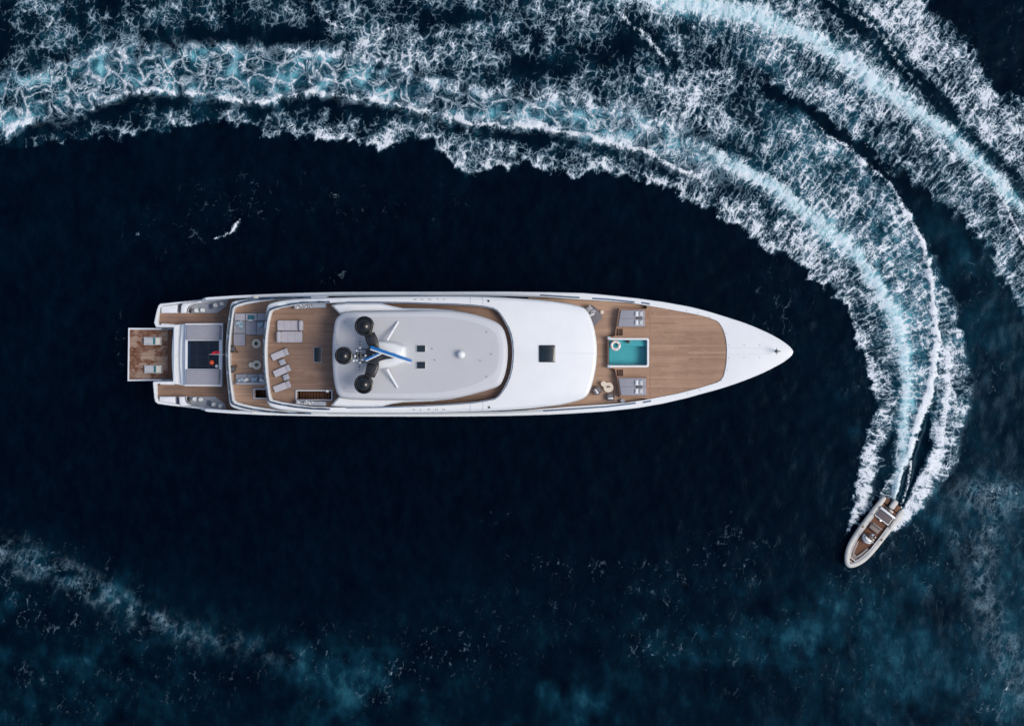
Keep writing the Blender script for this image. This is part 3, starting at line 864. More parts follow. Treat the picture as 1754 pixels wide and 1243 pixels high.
def triangulate(loops):
    """triangles (indices into the joined loops) of an outline with holes"""
    from mathutils.geometry import delaunay_2d_cdt
    vs, es = [], []
    for lp in loops:
        b = len(vs); n = len(lp)
        vs += [Vector((p[0], p[1])) for p in lp]
        es += [(b + i, b + (i + 1) % n) for i in range(n)]
    ov, oe, of, vo, eo, fo = delaunay_2d_cdt(vs, es, [], 1, 1e-7)
    if any(not v for v in vo):            # an outline that touches itself
        return [tuple(t3) for t3 in tessellate_polygon([[Vector((p[0], p[1], 0)) for p in lp] for lp in loops])]
    tris = []
    for f in of:
        cx = sum(ov[i].x for i in f) / 3; cy = sum(ov[i].y for i in f) / 3
        ins = False
        for lp in loops:
            for i in range(len(lp)):
                (ax, ay), (bx, by) = lp[i], lp[(i + 1) % len(lp)]
                if (ay > cy) != (by > cy) and cx < (bx - ax) * (cy - ay) / (by - ay) + ax: ins = not ins
        if ins and all(vo[i] for i in f):
            tris.append(tuple(vo[i][0] for i in f))
    return tris

def slab(name, outer, z0, z1, mat, parent=None, holes=(), prof=((0.0, -0.03), (0.03, 0.0)), hprof=((0.0, -0.02), (0.02, 0.0)),
         bottom=True, angle=40, plan_z=None, world=False):
    """solid plate with holes. outer/holes: plan outlines (photo plan units) read at height plan_z or z1.
    prof: (inset, dz) steps from the wall to the top face. z0, z1 numbers or functions of plan x."""
    f0 = z0 if callable(z0) else (lambda x: z0)
    f1 = z1 if callable(z1) else (lambda x: z1)
    def conv(pl):
        if world: return [tuple(p) for p in pl], [f0(0)] * len(pl), [f1(0)] * len(pl)
        w = [P(x, y, plan_z if plan_z is not None else f1(x)) for x, y in pl]
        return [(v.x, v.y) for v in w], [f0(x) for x, y in pl], [f1(x) for x, y in pl]
    verts, faces = [], []
    tops, bots = [], []
    for k, pl in enumerate([outer] + list(holes)):
        xy, za, zb = conv(pl)
        n = len(xy)
        pr = prof if k == 0 else hprof
        rings = []
        base = len(verts)
        verts += [(x, y, z) for (x, y), z in zip(xy, za)]
        rings.append(list(range(base, base + n)))
        for ins, dz in pr:
            q = offset(xy, ins if k == 0 else -ins) if ins else xy
            base = len(verts)
            verts += [(x, y, z + dz) for (x, y), z in zip(q, zb)]
            rings.append(list(range(base, base + n)))
        for r0, r1 in zip(rings[:-1], rings[1:]):
            for i in range(n):
                j = (i + 1) % n
                faces.append((r0[i], r0[j], r1[j], r1[i]))
        tops.append(rings[-1]); bots.append(rings[0])
    for rs, on in ((tops, True), (bots, bottom)):
        if not on: continue
        flat = [v for r in rs for v in r]
        tri = triangulate([[(verts[v][0], verts[v][1]) for v in r] for r in rs])
        faces += [tuple(flat[i] for i in t3) for t3 in tri]
    return link_mesh(name, verts, faces, mat, parent, angle)

def loft(name, rings, mat, parent=None, cap0=False, cap1=False, closed=True, angle=50):
    verts, faces = [], []
    n = len(rings[0])
    for r in rings: verts += [tuple(v) for v in r]
    for k in range(len(rings) - 1):
        for i in range(n if closed else n - 1):
            j = (i + 1) % n
            faces.append((k * n + i, k * n + j, (k + 1) * n + j, (k + 1) * n + i))
    if cap0: faces.append(tuple(range(n)))
    if cap1: faces.append(tuple(range((len(rings) - 1) * n, len(rings) * n)))
    return link_mesh(name, verts, faces, mat, parent, angle)

def box_bm(bm, c, size, rz=0.0, bev=0.0, seg=2, rx=0.0, ry=0.0):
    r = bmesh.ops.create_cube(bm, size=1.0)
    vs = r['verts']
    mt = Matrix.Translation(c) @ Matrix.Rotation(rz, 4, 'Z') @ Matrix.Rotation(ry, 4, 'Y') @ Matrix.Rotation(rx, 4, 'X') @ Matrix.Diagonal((*size, 1))
    bmesh.ops.transform(bm, matrix=mt, verts=vs)
    if bev:
        es = list({e for v in vs for e in v.link_edges})
        bmesh.ops.bevel(bm, geom=es, offset=min(bev, min(size) * .45), segments=seg, profile=.5, affect='EDGES', clamp_overlap=True)

def box(name, c, size, mat, parent=None, rz=0.0, bev=0.02, seg=2, rx=0.0, ry=0.0):
    bm = bmesh.new()
    box_bm(bm, Vector(c), size, rz, bev, seg, rx, ry)
    return bm_obj(name, bm, mat, parent)

def cyl_bm(bm, c, r, h, n=20, r2=None, mt=None):
    m_ = mt if mt is not None else Matrix.Translation(Vector(c) + Vector((0, 0, h / 2)))
    bmesh.ops.create_cone(bm, cap_ends=True, segments=n, radius1=r, radius2=r if r2 is None else r2, depth=h, matrix=m_)

def lathe(name, c, prof, mat, parent=None, n=28, angle=45):
    """prof: (radius, z) from the bottom up round the vertical through c"""
    verts, faces = [], []
    for r, z in prof:
        for k in range(n):
            a = 2 * math.pi * k / n
            verts.append((c[0] + max(r, 1e-4) * math.cos(a), c[1] + max(r, 1e-4) * math.sin(a), c[2] + z))
    for k in range(len(prof) - 1):
        for i in range(n):
            j = (i + 1) % n
            faces.append((k * n + i, k * n + j, (k + 1) * n + j, (k + 1) * n + i))
    faces.append(tuple(range(n))[::-1]); faces.append(tuple(range((len(prof) - 1) * n, len(prof) * n)))
    return link_mesh(name, verts, faces, mat, parent, angle)

def tube_bm(bm, pts, r, n=8, closed=False):
    pts = [Vector(p) for p in pts]
    rings = []
    N = len(pts)
    for i, p in enumerate(pts):
        a = pts[i - 1] if (i > 0 or closed) else p
        b = pts[(i + 1) % N] if (i < N - 1 or closed) else p
        d = (b - a).normalized()
        up = Vector((0, 0, 1)) if abs(d.z) < .9 else Vector((1, 0, 0))
        s = d.cross(up).normalized(); u = s.cross(d).normalized()
        rr = r[i] if isinstance(r, (list, tuple)) else r
        rings.append([bm.verts.new(p + (s * math.cos(2 * math.pi * k / n) + u * math.sin(2 * math.pi * k / n)) * rr) for k in range(n)])
    for i in range(N if closed else N - 1):
        r0, r1 = rings[i], rings[(i + 1) % N]
        for k in range(n):
            bm.faces.new((r0[k], r0[(k + 1) % n], r1[(k + 1) % n], r1[k]))
    if not closed:
        bm.faces.new(rings[0][::-1]); bm.faces.new(rings[-1])

def tube(name, pts, r, mat, parent=None, n=8, closed=False):
    bm = bmesh.new(); tube_bm(bm, pts, r, n, closed)
    return bm_obj(name, bm, mat, parent, 60)

def strip(name, pts_px, z, width, height, mat, parent=None, closed=False):
    """low bar that follows a plan line (rails, grooves, coamings)"""
    w = [P(x, y, z(x) if callable(z) else z) for x, y in pts_px]
    n = len(w)
    verts, faces = [], []
    for i, p in enumerate(w):
        a = w[i - 1] if (i > 0 or closed) else p
        b = w[(i + 1) % n] if (i < n - 1 or closed) else p
        d = Vector((b.x - a.x, b.y - a.y, 0)).normalized()
        s = Vector((-d.y, d.x, 0)) * width / 2
        for q in (s, -s):
            for dz in (0, height):
                verts.append((p.x + q.x, p.y + q.y, p.z + dz))
    for i in range(n if closed else n - 1):
        a = 4 * i; b = 4 * ((i + 1) % n)
        for u, v in ((0, 1), (1, 3), (3, 2), (2, 0)):
            faces.append((a + u, a + v, b + v, b + u))
    if not closed:
        faces += [(0, 1, 3, 2), (4 * n - 4, 4 * n - 3, 4 * n - 1, 4 * n - 2)]
    return link_mesh(name, verts, faces, mat, parent, 30)

def planks(name, outer, z, mat, parent, holes=(), width=0.20, gap=0.016, thick=0.05, along='x', base=True, plan_z=None, raw=False):
    """teak planking laid over black caulking: every plank its own raised strip"""
    def conv(pl):
        if raw: return [tuple(p) for p in pl]
        return [(v.x, v.y) for v in (P(x, y, plan_z if plan_z is not None else z) for x, y in pl)]
    loops = [conv(outer)] + [conv(h) for h in holes]
    sw = along == 'y'
    if sw: loops = [[(y, x) for x, y in l] for l in loops]
    ys = [p[1] for p in loops[0]]
    y0, y1 = min(ys), max(ys)
    def cuts(y):
        xs = []
        for l in loops:
            for i in range(len(l)):
                (ax, ay), (bx, by) = l[i], l[(i + 1) % len(l)]
                if (ay > y) != (by > y):
                    xs.append(ax + (bx - ax) * (y - ay) / (by - ay))
        return sorted(xs)
    verts, faces = [], []
    rnd = random.Random(int(abs(y0) * 100) + len(outer))
    y = y0 + 0.01
    while y < y1:
        ya, yb = y + gap / 2, min(y + width - gap / 2, y1 - .002)
        ca, cb, cm = cuts(ya), cuts(yb), cuts((ya + yb) / 2)
        if not (len(ca) == len(cb) == len(cm)): ca = cb = cm
        for k in range(0, len(cm) - 1, 2):
            xa0, xa1, xb0, xb1 = ca[k], ca[k + 1], cb[k], cb[k + 1]
            L = min(xa1, xb1) - max(xa0, xb0)
            if max(xa1 - xa0, xb1 - xb0) < 0.05: continue
            nseg = max(1, int(L / 4.5 + rnd.random()))
            st = [0.0] + sorted(min(.97, max(.03, (i + rnd.uniform(-.3, .3)) / nseg)) for i in range(1, nseg)) + [1.0]
            for t0, t1 in zip(st[:-1], st[1:]):
                e = 0.006 / max(L, .1)
                u0, u1 = (t0 + e if t0 > 0 else 0), (t1 - e if t1 < 1 else 1)
                b = len(verts)
                q = [(xa0 + (xa1 - xa0) * u0, ya), (xa0 + (xa1 - xa0) * u1, ya), (xb0 + (xb1 - xb0) * u1, yb), (xb0 + (xb1 - xb0) * u0, yb)]
                if sw: q = [(v, u) for u, v in q]
                for zz in (z - thick * .7, z): verts += [(u, v, zz) for u, v in q]
                faces += [(b + 4, b + 5, b + 6, b + 7), (b, b + 1, b + 5, b + 4), (b + 1, b + 2, b + 6, b + 5), (b + 2, b + 3, b + 7, b + 6), (b + 3, b, b + 4, b + 7)]
        y += width
    o = link_mesh(name, verts, faces, mat, parent, None)
    o['kind'] = 'stuff'
    if base:
        slab('deck_base', outer, z - 0.20, z - 0.014, M['caulk'], parent, holes=holes, prof=((0, 0),), hprof=((0, 0),), plan_z=plan_z if plan_z is not None else z, world=raw)
    return o

def letters(txt, px, py, z, size, mat, parent, rz=0.0, sx=1.0, sy=1.0, spacing=1.0, name='lettering'):
    cu = bpy.data.curves.new(name, 'FONT')
    cu.body = txt; cu.size = size; cu.align_x = 'CENTER'; cu.align_y = 'CENTER'
    cu.space_character = spacing; cu.extrude = 0.006; cu.resolution_u = 3
    tmp = bpy.data.objects.new('tmp', cu); COL.objects.link(tmp)
    dg = bpy.context.evaluated_depsgraph_get()
    me = bpy.data.meshes.new_from_object(tmp.evaluated_get(dg))
    bpy.data.objects.remove(tmp)
    p = P(px, py, z)
    me.transform(Matrix.Translation(p) @ Matrix.Rotation(rz, 4, 'Z') @ Matrix.Diagonal((sx, sy, 1, 1)))
    me.name = name
    return finish(name, me, mat, parent, None)

def pillow_mesh(w, h, t, n=8, pinch=0.10):
    verts, faces = [], []
    for sgn in (1, -1):
        for i in range(n + 1):
            for j in range(n + 1):
                u, v = -1 + 2 * i / n, -1 + 2 * j / n
                z = (1 - abs(u) ** 3) ** .7 * (1 - abs(v) ** 3) ** .7 * t / 2
                kx = 1 - pinch * (1 - abs(v) ** 2) * abs(u); ky = 1 - pinch * (1 - abs(u) ** 2) * abs(v)
                verts.append((u * w / 2 * kx, v * h / 2 * ky, sgn * z + t / 2))
    N = n + 1
    for s in (0, 1):
        for i in range(n):
            for j in range(n):
                a = s * N * N + i * N + j
                f = (a, a + N, a + N + 1, a + 1)
                faces.append(f if s == 0 else f[::-1])
    return verts, faces

def pillow(px, py, z, w, h, mat, label, cat='cushion', rz=0.0, t=0.16, group=None, tilt=0.0, name='cushion'):
    v, f = pillow_mesh(w, h, t)
    me = bpy.data.meshes.new(name); me.from_pydata(v, [], f)
    bm = bmesh.new(); bm.from_mesh(me); bmesh.ops.remove_doubles(bm, verts=bm.verts, dist=1e-4); bmesh.ops.recalc_face_normals(bm, faces=bm.faces); bm.to_mesh(me); bm.free()
    o = finish(name, me, mat, None, 80)
    o.location = P(px, py, z); o.rotation_euler = (0, tilt, rz)
    return tag(o, label, cat, group)

def copy_tree(o, parent=None):
    c = o.copy(); COL.objects.link(c)
    if parent is not None: c.parent = parent
    for ch in list(o.children): copy_tree(ch, c)
    return c

def rect(x0, y0, x1, y1, r=0.0, n=4):
    if r <= 0: return [(x0, y0), (x1, y0), (x1, y1), (x0, y1)]
    out = []
    for cx, cy, a0 in ((x1 - r, y0 + r, -90), (x1 - r, y1 - r, 0), (x0 + r, y1 - r, 90), (x0 + r, y0 + r, 180)):
        for k in range(n + 1):
            a = math.radians(a0 + 90 * k / n)
            out.append((cx + r * math.cos(a), cy + r * math.sin(a)))
    return out

# ================================================================== THE YACHT
HULL_OUT = [(266.6, 560.5), (263, 553), (265, 543), (268, 530), (270.5, 523), (274, 519.6), (300, 517), (337, 513.5), (345, 512.3), (348, 510),
            (356, 508.5), (400, 505.7), (440, 504), (483, 502.3), (530, 500.8), (580, 499.7), (660, 499.3), (740, 499.3), (820, 499), (870, 499),
            (940, 500), (1000, 501.5), (1035, 504.5), (1091, 510.4), (1137, 516.8), (1180, 524.5), (1210, 532), (1239.6, 541), (1278, 553.5),
            (1308, 566), (1325, 574.3), (1337.6, 581.6), (1347, 588), (1353, 593), (1357, 597.5), (1359.3, 602), (1357.5, 607.5), (1353, 612.5), (1347, 617), (1337.6, 623.2),
            (1308, 638.5), (1271, 653.5), (1234, 666), (1197, 676), (1180, 681), (1137, 691), (1091, 699), (1035.5, 704.8), (980, 708.3),
            (940, 710.3), (870, 712.3), (800, 713.2), (740, 713.5), (640, 713.4), (560, 713), (500, 712), (454, 711), (400, 708.5), (356, 705.5),
            (348, 703), (340, 700), (309, 696.5), (290, 694.5), (269.5, 691.7), (265, 688), (263.5, 682), (261, 656.5), (262, 652.8),
            (296, 652.6), (297, 560.5)]
HULL_IN = [(271.5, 556.4), (269, 551.5), (270, 540), (273, 527), (277, 523.3), (300, 520.8), (345, 515.5), (356, 513.5), (400, 510), (440, 508.5), (480, 507), (580, 506),
           (700, 506), (858, 506.5), (930, 508.7), (1000, 513.2), (1040, 515.5), (1082, 518.7), (1108, 523.2), (1137, 528.2), (1180, 536),
           (1197, 539.5), (1212, 543.3), (1226.6, 549), (1231, 552.2), (1234.5, 556.6), (1238.5, 564), (1241.6, 573), (1244, 584), (1245, 597),
           (1244.9, 608), (1244.3, 619.5), (1242.5, 631), (1239.6, 643.6), (1235, 650.5), (1228.5, 654.7), (1197, 664.5), (1160, 674), (1109.5, 683.7),
           (1072.5, 689.5), (1030, 692.7), (980, 695.8), (930, 699.5), (897, 702.5), (860, 704.5), (740, 706.5), (600, 706.5), (480, 706),
           (400, 703.5), (356, 700.5), (345, 698.5), (300, 691.5), (276, 688), (270, 686), (267.5, 680), (266.4, 659), (268, 656.9), (301.5, 656.9), (301.5, 556.4)]

_a, _b = HULL_OUT.index((1180, 524.5)), HULL_OUT.index((1197, 676))
HULL_OUT = HULL_OUT[:_a] + catmull(HULL_OUT[_a:_b + 1], 3) + HULL_OUT[_b + 1:]

def zs(x):
    return float(np.interp(x, [0, 342, 352, 800, 1000, 1245, 1360], [3.9, 3.9, 6.2, 6.3, 6.68, 6.72, 6.95]))

yacht = empty('yacht', P(800, 606, 0))
tag(yacht, 'long white superyacht with teak decks, lying still in the middle of the dark sea', 'yacht')

zlow = lambda x: 2.7 if x < 344 else (5.3 if x > 354 else 2.7 + 2.6 * (x - 344) / 10)
hull = slab('hull', HULL_OUT, zlow, zs, M['gel'], yacht, holes=[HULL_IN], prof=((0, -.22), (.03, -.06), (.07, -.01), (.10, 0)), hprof=((0, -.03), (.02, 0)), bottom=False)
def hull_sides():
    yc = P(800, 606, 5).y
    rings = []
    for t in (0.0, 0.3, 0.65, 1.0):
        r = []
        for x, y in HULL_OUT:
            w = P(x, y, zs(x)); z0 = zlow(x) + .01
            b = max(0.0, min(1.0, (x - 930) / 430.0)); b = b * b
            s = 1 - t * (0.045 + 0.42 * b * (1 - .3 * t))
            r.append((w.x - t * 2.6 * b * b, yc + (w.y - yc) * s, z0 + (-1.5 - z0) * t))
        rings.append(r)
    loft('hull_side', rings, M['hull'], hull, cap1=False, angle=60)
hull_sides()

# ---- swim platform at the stern
platform = slab('swim_platform', [(219.4, 561.4), (296.5, 561.8), (295.5, 651.6), (218.2, 652.6)], 0.35, 0.80, M['gel_warm'], yacht,
                holes=[[(222.2, 564.4), (295.5, 564.8), (294.5, 649), (221.2, 649.8)]])
planks('platform_planks', [(222.3, 564.5), (287.5, 564.8), (287, 649), (221.4, 649.6)], 0.79, M['teak_wet'], platform, width=0.14)
slab('platform_step', [(287.6, 564.9), (295.6, 565), (293.6, 608), (294.8, 648.8), (286.9, 648.9)], 0.5, 1.02, M['teak_red'], platform)
for y in (562.9, 651.2):
    strip('hinge', [(277, y), (287, y)], 0.81, 0.10, 0.08, M['dark'], platform)

# ---- main deck aft
planks('main_deck_planks', [(271.5, 556.6), (269.2, 551.5), (270.2, 540), (273.3, 527), (277, 523.6), (300, 521), (345, 515.8), (400, 510.4), (412, 510.2),
                            (412, 703), (400, 703.2), (345, 698.2), (300, 691.2), (276, 687.7), (270.2, 685.6), (267.8, 680), (266.8, 659), (268.3, 657.2), (301.8, 657.2), (301.8, 556.6)],
       3.0, M['teak_aft'], yacht, width=0.16, plan_z=3.9)
def mooring(top):
    f = (lambda pts: pts) if top else (lambda pts: [(x - 3 - (0 if x < 300 else 0), 1215.2 - y) for x, y in pts])
    s1 = slab('mooring_fairing', f([(275.5, 536.2), (275.5, 526), (278, 524), (300, 521.5), (304, 521.2), (303, 536.2)]), 2.9, 3.62, M['gel_warm'], yacht, prof=((0, -.15), (.06, -.04), (.14, 0)))
    slab('scupper', f([(303.3, 522), (309, 521), (307.5, 533), (303, 533)]), 2.95, 3.12, M['groove'], s1, prof=((0, 0),))
    slab('mooring_fairing', f([(309, 536.2), (309.8, 524), (313, 519.4), (330, 517.6), (346, 516), (346, 517), (332, 519.8), (323, 525), (320, 530), (319.6, 536.2)]), 2.9, 4.1, M['gel'], yacht,
         prof=((0, -.12), (.04, -.03), (.09, 0)))
    fl = slab('mooring_deck', f([(323.5, 536), (372, 536), (388, 524.3), (391, 513), (368, 515.8), (345, 519), (333, 522.8), (326, 528.5)]), 2.9, 3.12, M['moor'], yacht, prof=((0, 0),))
    strip('coaming', f([(321.6, 536), (322.3, 530), (326.5, 524.6), (334, 520.4), (345, 517.6), (368, 514.4), (392, 512)]), 3.1, 0.16, 0.75, M['gel'], yacht)
    strip('groove', f([(319.9, 536), (320.8, 529), (325.2, 523.2), (333.5, 518.9), (345, 516.2), (368, 513), (392, 510.8)]), 4.0, 0.12, 0.03, M['groove'], yacht)
    bl = [((337, 531.8), (347.5, 531.2)), ((369.5, 522.6), (381, 520.4))]
    for pair in bl:
        for q in pair:
            q2 = f([q])[0]
            c = P(*q2, 3.12)
            bo = lathe('bollard', c, ((.20, 0), (.20, .05), (.11, .08), (.11, .32), (.19, .36), (.17, .42)), M['gel'], yacht, n=16)
        a, b_ = f(list(pair))
        ca, cb = P(*a, 3.2), P(*b_, 3.2)
        tube('bollard_bar', [ca, cb], .04, M['chrome'], yacht, n=6)
    q = f([(326.6, 531.8)])[0]
    lathe('vent', P(*q, 3.12), ((.22, 0), (.22, .1), (.16, .14)), M['dark'], yacht, n=14)
    for q in ((360, 525), (363, 524.5)):
        a = f([q])[0]
        box('winch_lever', P(*a, 3.3), (.08, .5, .25), M['groove'], yacht)
mooring(True); mooring(False)

# garage block with skylight and sun pads
slab('stern_wing', [(276, 554), (297.5, 555), (297.5, 560.3), (276, 560.3)], 2.9, 3.75, M['gel_warm'], yacht)
slab('stern_wing', [(274, 652.9), (296, 652.9), (297.5, 658.8), (274, 658.4)], 2.9, 3.75, M['gel_warm'], yacht)
for i, (xa, zt) in enumerate(((295.0, 3.55), (308.6, 3.95), (314.6, 4.25))):
    slab('stern_step', [(xa + 2.4, 556.5), (317.5, 554.5), (317.5, 660.6), (xa + 1.6, 657), (xa - .6, 630), (xa - 1, 608), (xa - .2, 585)], 2.9 if i == 0 else zt - .45, zt,
         M['gel'] if i < 2 else M['grey_step'], yacht, prof=((0, -.05), (.05, 0)))
blk = slab('garage_roof', [(317, 553.8), (382, 553.4), (380, 662), (316, 661)], 2.9, 4.45, M['gel_warm'], yacht, holes=[[(321, 583.4), (375.2, 583.4), (374.6, 631.6), (320.8, 631.6)]],
           prof=((0, -.04), (.04, 0)))
for y0, y1, dx in ((556.8, 582.0, 0), (632.8, 658.6, -1.4)):
    o = slab('sun_pad', [(319 + dx * .5, y0), (376.6 + dx, y0), (376.2 + dx, y1), (318.6 + dx * .5, y1)], 4.4, 4.72, M['cushion'], blk, prof=((0, -.10), (.03, -.03), (.10, 0)))
    strip('groove', [(379 + dx, y0), (378.6 + dx, y1)], 4.455, .17, .012, M['moor'], blk)
# under the skylight: the beach lounge below
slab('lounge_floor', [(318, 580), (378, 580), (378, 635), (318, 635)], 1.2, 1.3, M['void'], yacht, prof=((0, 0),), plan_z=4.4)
for px_ in (327.5, 333.5):
    strip('lounge_wall', [(px_, 584), (px_, 631.5)], 2.2, .22, .4, M['grey_step'] if px_ < 330 else M['void'], yacht)
lsofa = slab('lounge_sofa', [(339.6, 591), (355.6, 591), (355.6, 623), (339.6, 623)], 1.3, 1.9, M['cushion'], yacht, plan_z=2.0, prof=((0, -.08), (.08, 0)))
lathe('lounge_table', P(345, 619, 1.9), ((.30, 0), (.30, .35), (.34, .38)), M['cream'], yacht, n=18)
for yy in np.arange(588, 630, 4.2):
    strip('lounge_slat', [(358.5, yy), (373.5, yy)], 1.6, .05, .05, M['moor'], yacht)
sky_ = slab('skylight_pane', [(320.9, 583.3), (375.3, 583.3), (374.7, 631.7), (320.7, 631.7)], 4.28, 4.31, M['glass'], yacht, prof=((0, 0),))
for px_ in (338, 357):
    strip('skylight_bar', [(px_, 583.6), (px_, 631.4)], 4.31, .05, .05, M['dark'], sky_)
for py_ in (588.5, 626.5):
    strip('skylight_bar', [(321.2, py_), (375, py_)], 4.315, .04, .04, M['dark'], sky_)

# ---- upper deck aft (deck B)
B_OUT = [(560, 506.6), (533.6, 507), (490, 508), (454, 509.8), (420, 512), (403, 514.3), (396.5, 517), (393.8, 521), (392, 532.5), (389.4, 548), (387.4, 564), (385.6, 585),
         (385, 603), (385.4, 622), (387, 647), (389, 667), (391, 686), (392, 692), (394.5, 696), (400, 699), (408, 701.3), (435.5, 705.5), (491, 708.8), (540, 709.8), (560, 709.8)]
B_IN = [(403.5, 526.4), (420, 521.7), (435.5, 518.5), (469, 513.5), (498, 511.5), (540, 510.6), (548, 510.6), (548, 706), (520, 705), (480, 702.5), (435.5, 696), (417, 692), (405.5, 688.3), (401.3, 684),
        (398.5, 667), (395.7, 647), (394.2, 622), (393.9, 601), (395.3, 575), (398, 553), (400.4, 536), (401.3, 529.5)]
stair_b = [(435.5, 667), (462, 667), (462, 681), (435.5, 681)]
deckB = slab('upper_deck', B_OUT, 5.0, 6.78, M['gel'], yacht, holes=[B_IN], prof=((0, -.5), (.04, -.2), (.12, -.05), (.22, 0)))
planks('upper_deck_planks', [(x, y) for x, y in B_IN], 5.95, M['teak_shade_lift'], deckB, holes=[stair_b], width=0.16, plan_z=6.78)
def glass_rail(line, z, parent, cuts, h=.55):
    strip('groove', line, z + .004, .17, .012, M['groove'], parent)
    pts = catmull(line, 4)
    L = [0]
    for a, b_ in zip(pts[:-1], pts[1:]): L.append(L[-1] + math.hypot(b_[0] - a[0], b_[1] - a[1]))
    tot = L[-1]
    for t0, t1 in zip(cuts[:-1], cuts[1:]):
        seg = [p for p, l in zip(pts, L) if t0 * tot + 1.0 <= l <= t1 * tot - 1.0]
        if len(seg) < 2: continue
        g_ = strip('glass_panel', seg, z + .012, .035, h, M['glass'], parent)
        box('glass_clamp', P(seg[-1][0], seg[-1][1], z + .05), (.10, .10, .12), M['dark'], g_, bev=0)
B_RAIL = [(533, 509.2), (490, 510), (454, 511.8), (425, 515), (408, 519.3), (400.3, 523.5), (397.2, 529.5), (394.6, 548), (392.2, 566), (390, 590), (389.4, 604), (389.8, 622), (391.6, 647), (394, 668), (396.5, 686),
          (400, 691.6), (408, 695), (425, 699.3), (454, 704), (491, 707), (533, 707.8)]
glass_rail(B_RAIL, 6.78, deckB, list(np.linspace(0, 1, 15)))
# stair opening to the deck below
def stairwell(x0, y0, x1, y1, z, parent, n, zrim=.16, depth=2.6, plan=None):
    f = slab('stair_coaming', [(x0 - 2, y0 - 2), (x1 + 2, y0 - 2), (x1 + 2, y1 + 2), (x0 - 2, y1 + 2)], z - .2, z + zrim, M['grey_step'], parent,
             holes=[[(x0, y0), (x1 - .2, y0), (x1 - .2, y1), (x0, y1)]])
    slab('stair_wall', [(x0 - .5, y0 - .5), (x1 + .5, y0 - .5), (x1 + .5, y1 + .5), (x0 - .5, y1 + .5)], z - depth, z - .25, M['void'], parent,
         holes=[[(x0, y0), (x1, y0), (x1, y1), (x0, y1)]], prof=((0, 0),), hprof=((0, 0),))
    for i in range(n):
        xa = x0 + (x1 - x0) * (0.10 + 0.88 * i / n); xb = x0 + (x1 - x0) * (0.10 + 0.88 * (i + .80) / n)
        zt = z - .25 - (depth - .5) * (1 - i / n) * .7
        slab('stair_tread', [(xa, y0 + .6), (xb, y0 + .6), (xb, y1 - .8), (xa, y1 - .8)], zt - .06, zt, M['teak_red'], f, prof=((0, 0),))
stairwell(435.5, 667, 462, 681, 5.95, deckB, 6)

# ---- sun deck and the big white roof (deck C)
C_OUT = [(457, 523.3), (461, 519.5), (470, 516.5), (482, 514), (500, 512), (520, 510.8), (580, 508.8), (640, 507.5), (740, 506.6), (800, 506.8),
         (858, 508.5), (925, 513), (962, 517.5), (985, 521.8), (995, 524.5), (1000.6, 527), (1006, 532), (1010.7, 540), (1016, 553), (1019.8, 567.7), (1022.3, 585), (1023.2, 603),
         (1021.9, 623), (1019.3, 640), (1015.2, 656.5), (1011, 669), (1007.5, 675.5), (1002.5, 680.8), (996, 684.2), (985, 687.8), (962, 693.3), (930, 697.5), (897, 701), (850, 703.8), (800, 705.5), (720, 707.5), (640, 708), (560, 707.5),
         (520, 706), (480, 702), (470, 699.5), (463, 697), (459.5, 694), (456.5, 688), (454, 667.6), (450.3, 638), (448.8, 612), (448.8, 595), (449.5, 580),
         (451, 564), (453, 548), (455, 532.5)]
C_IN = [(463.8, 535), (466.5, 531.5), (480, 527), (509.5, 521.8), (530, 519.8), (565, 518.8), (593, 518.4), (652, 518.4), (700, 519.2), (740, 520.7), (780, 521.8), (810, 523.7), (830, 525.7),
        (843.6, 528.5), (850, 531.7), (855, 536.4), (862.5, 547.5), (869.5, 561), (874, 573), (876.6, 585), (877.8, 601), (877.3, 615), (875.8, 630), (872, 645), (866, 659),
        (859, 671), (853.3, 678), (847, 682.3), (830, 685.8), (814, 688.3), (780, 691.2), (740, 693.4), (652.5, 696.6), (593, 697.3), (565, 697.3), (530, 695.8), (508, 692.8), (480, 688.3),
        (466, 684.6), (463.2, 681), (461, 672), (457.7, 645), (456, 620), (455.7, 601), (456.8, 575), (460.2, 550)]
stair_c = [(508, 669.6), (568, 669.6), (568, 684), (508, 684)]
C_OUT = catmull(C_OUT, 2, closed=True)
deckC = slab('sun_deck', C_OUT, 8.3, 9.6, M['gel'], yacht, holes=[C_IN], prof=((0, -.45), (.04, -.25), (.1, -.1), (.2, -.03), (.32, 0)), hprof=((0, -.04), (.03, 0)))
planks('sun_deck_planks', C_IN, 8.62, M['teak_aft'], deckC, holes=[stair_c], width=0.18, plan_z=9.6)
C_RAIL = [(565, 516.9), (530, 517.7), (509.5, 519.3), (480, 524.6), (467, 528.4), (461.6, 531.2), (459.6, 535), (456.2, 550), (453.4, 575), (452, 590), (451.7, 604), (452, 620), (453.9, 645), (457.4, 672),
          (459.6, 684), (463, 688.2), (480, 692.4), (508, 696.8), (535, 699.6), (565, 700.6)]
glass_rail(C_RAIL, 9.6, deckC, list(np.linspace(0, 1, 15)))
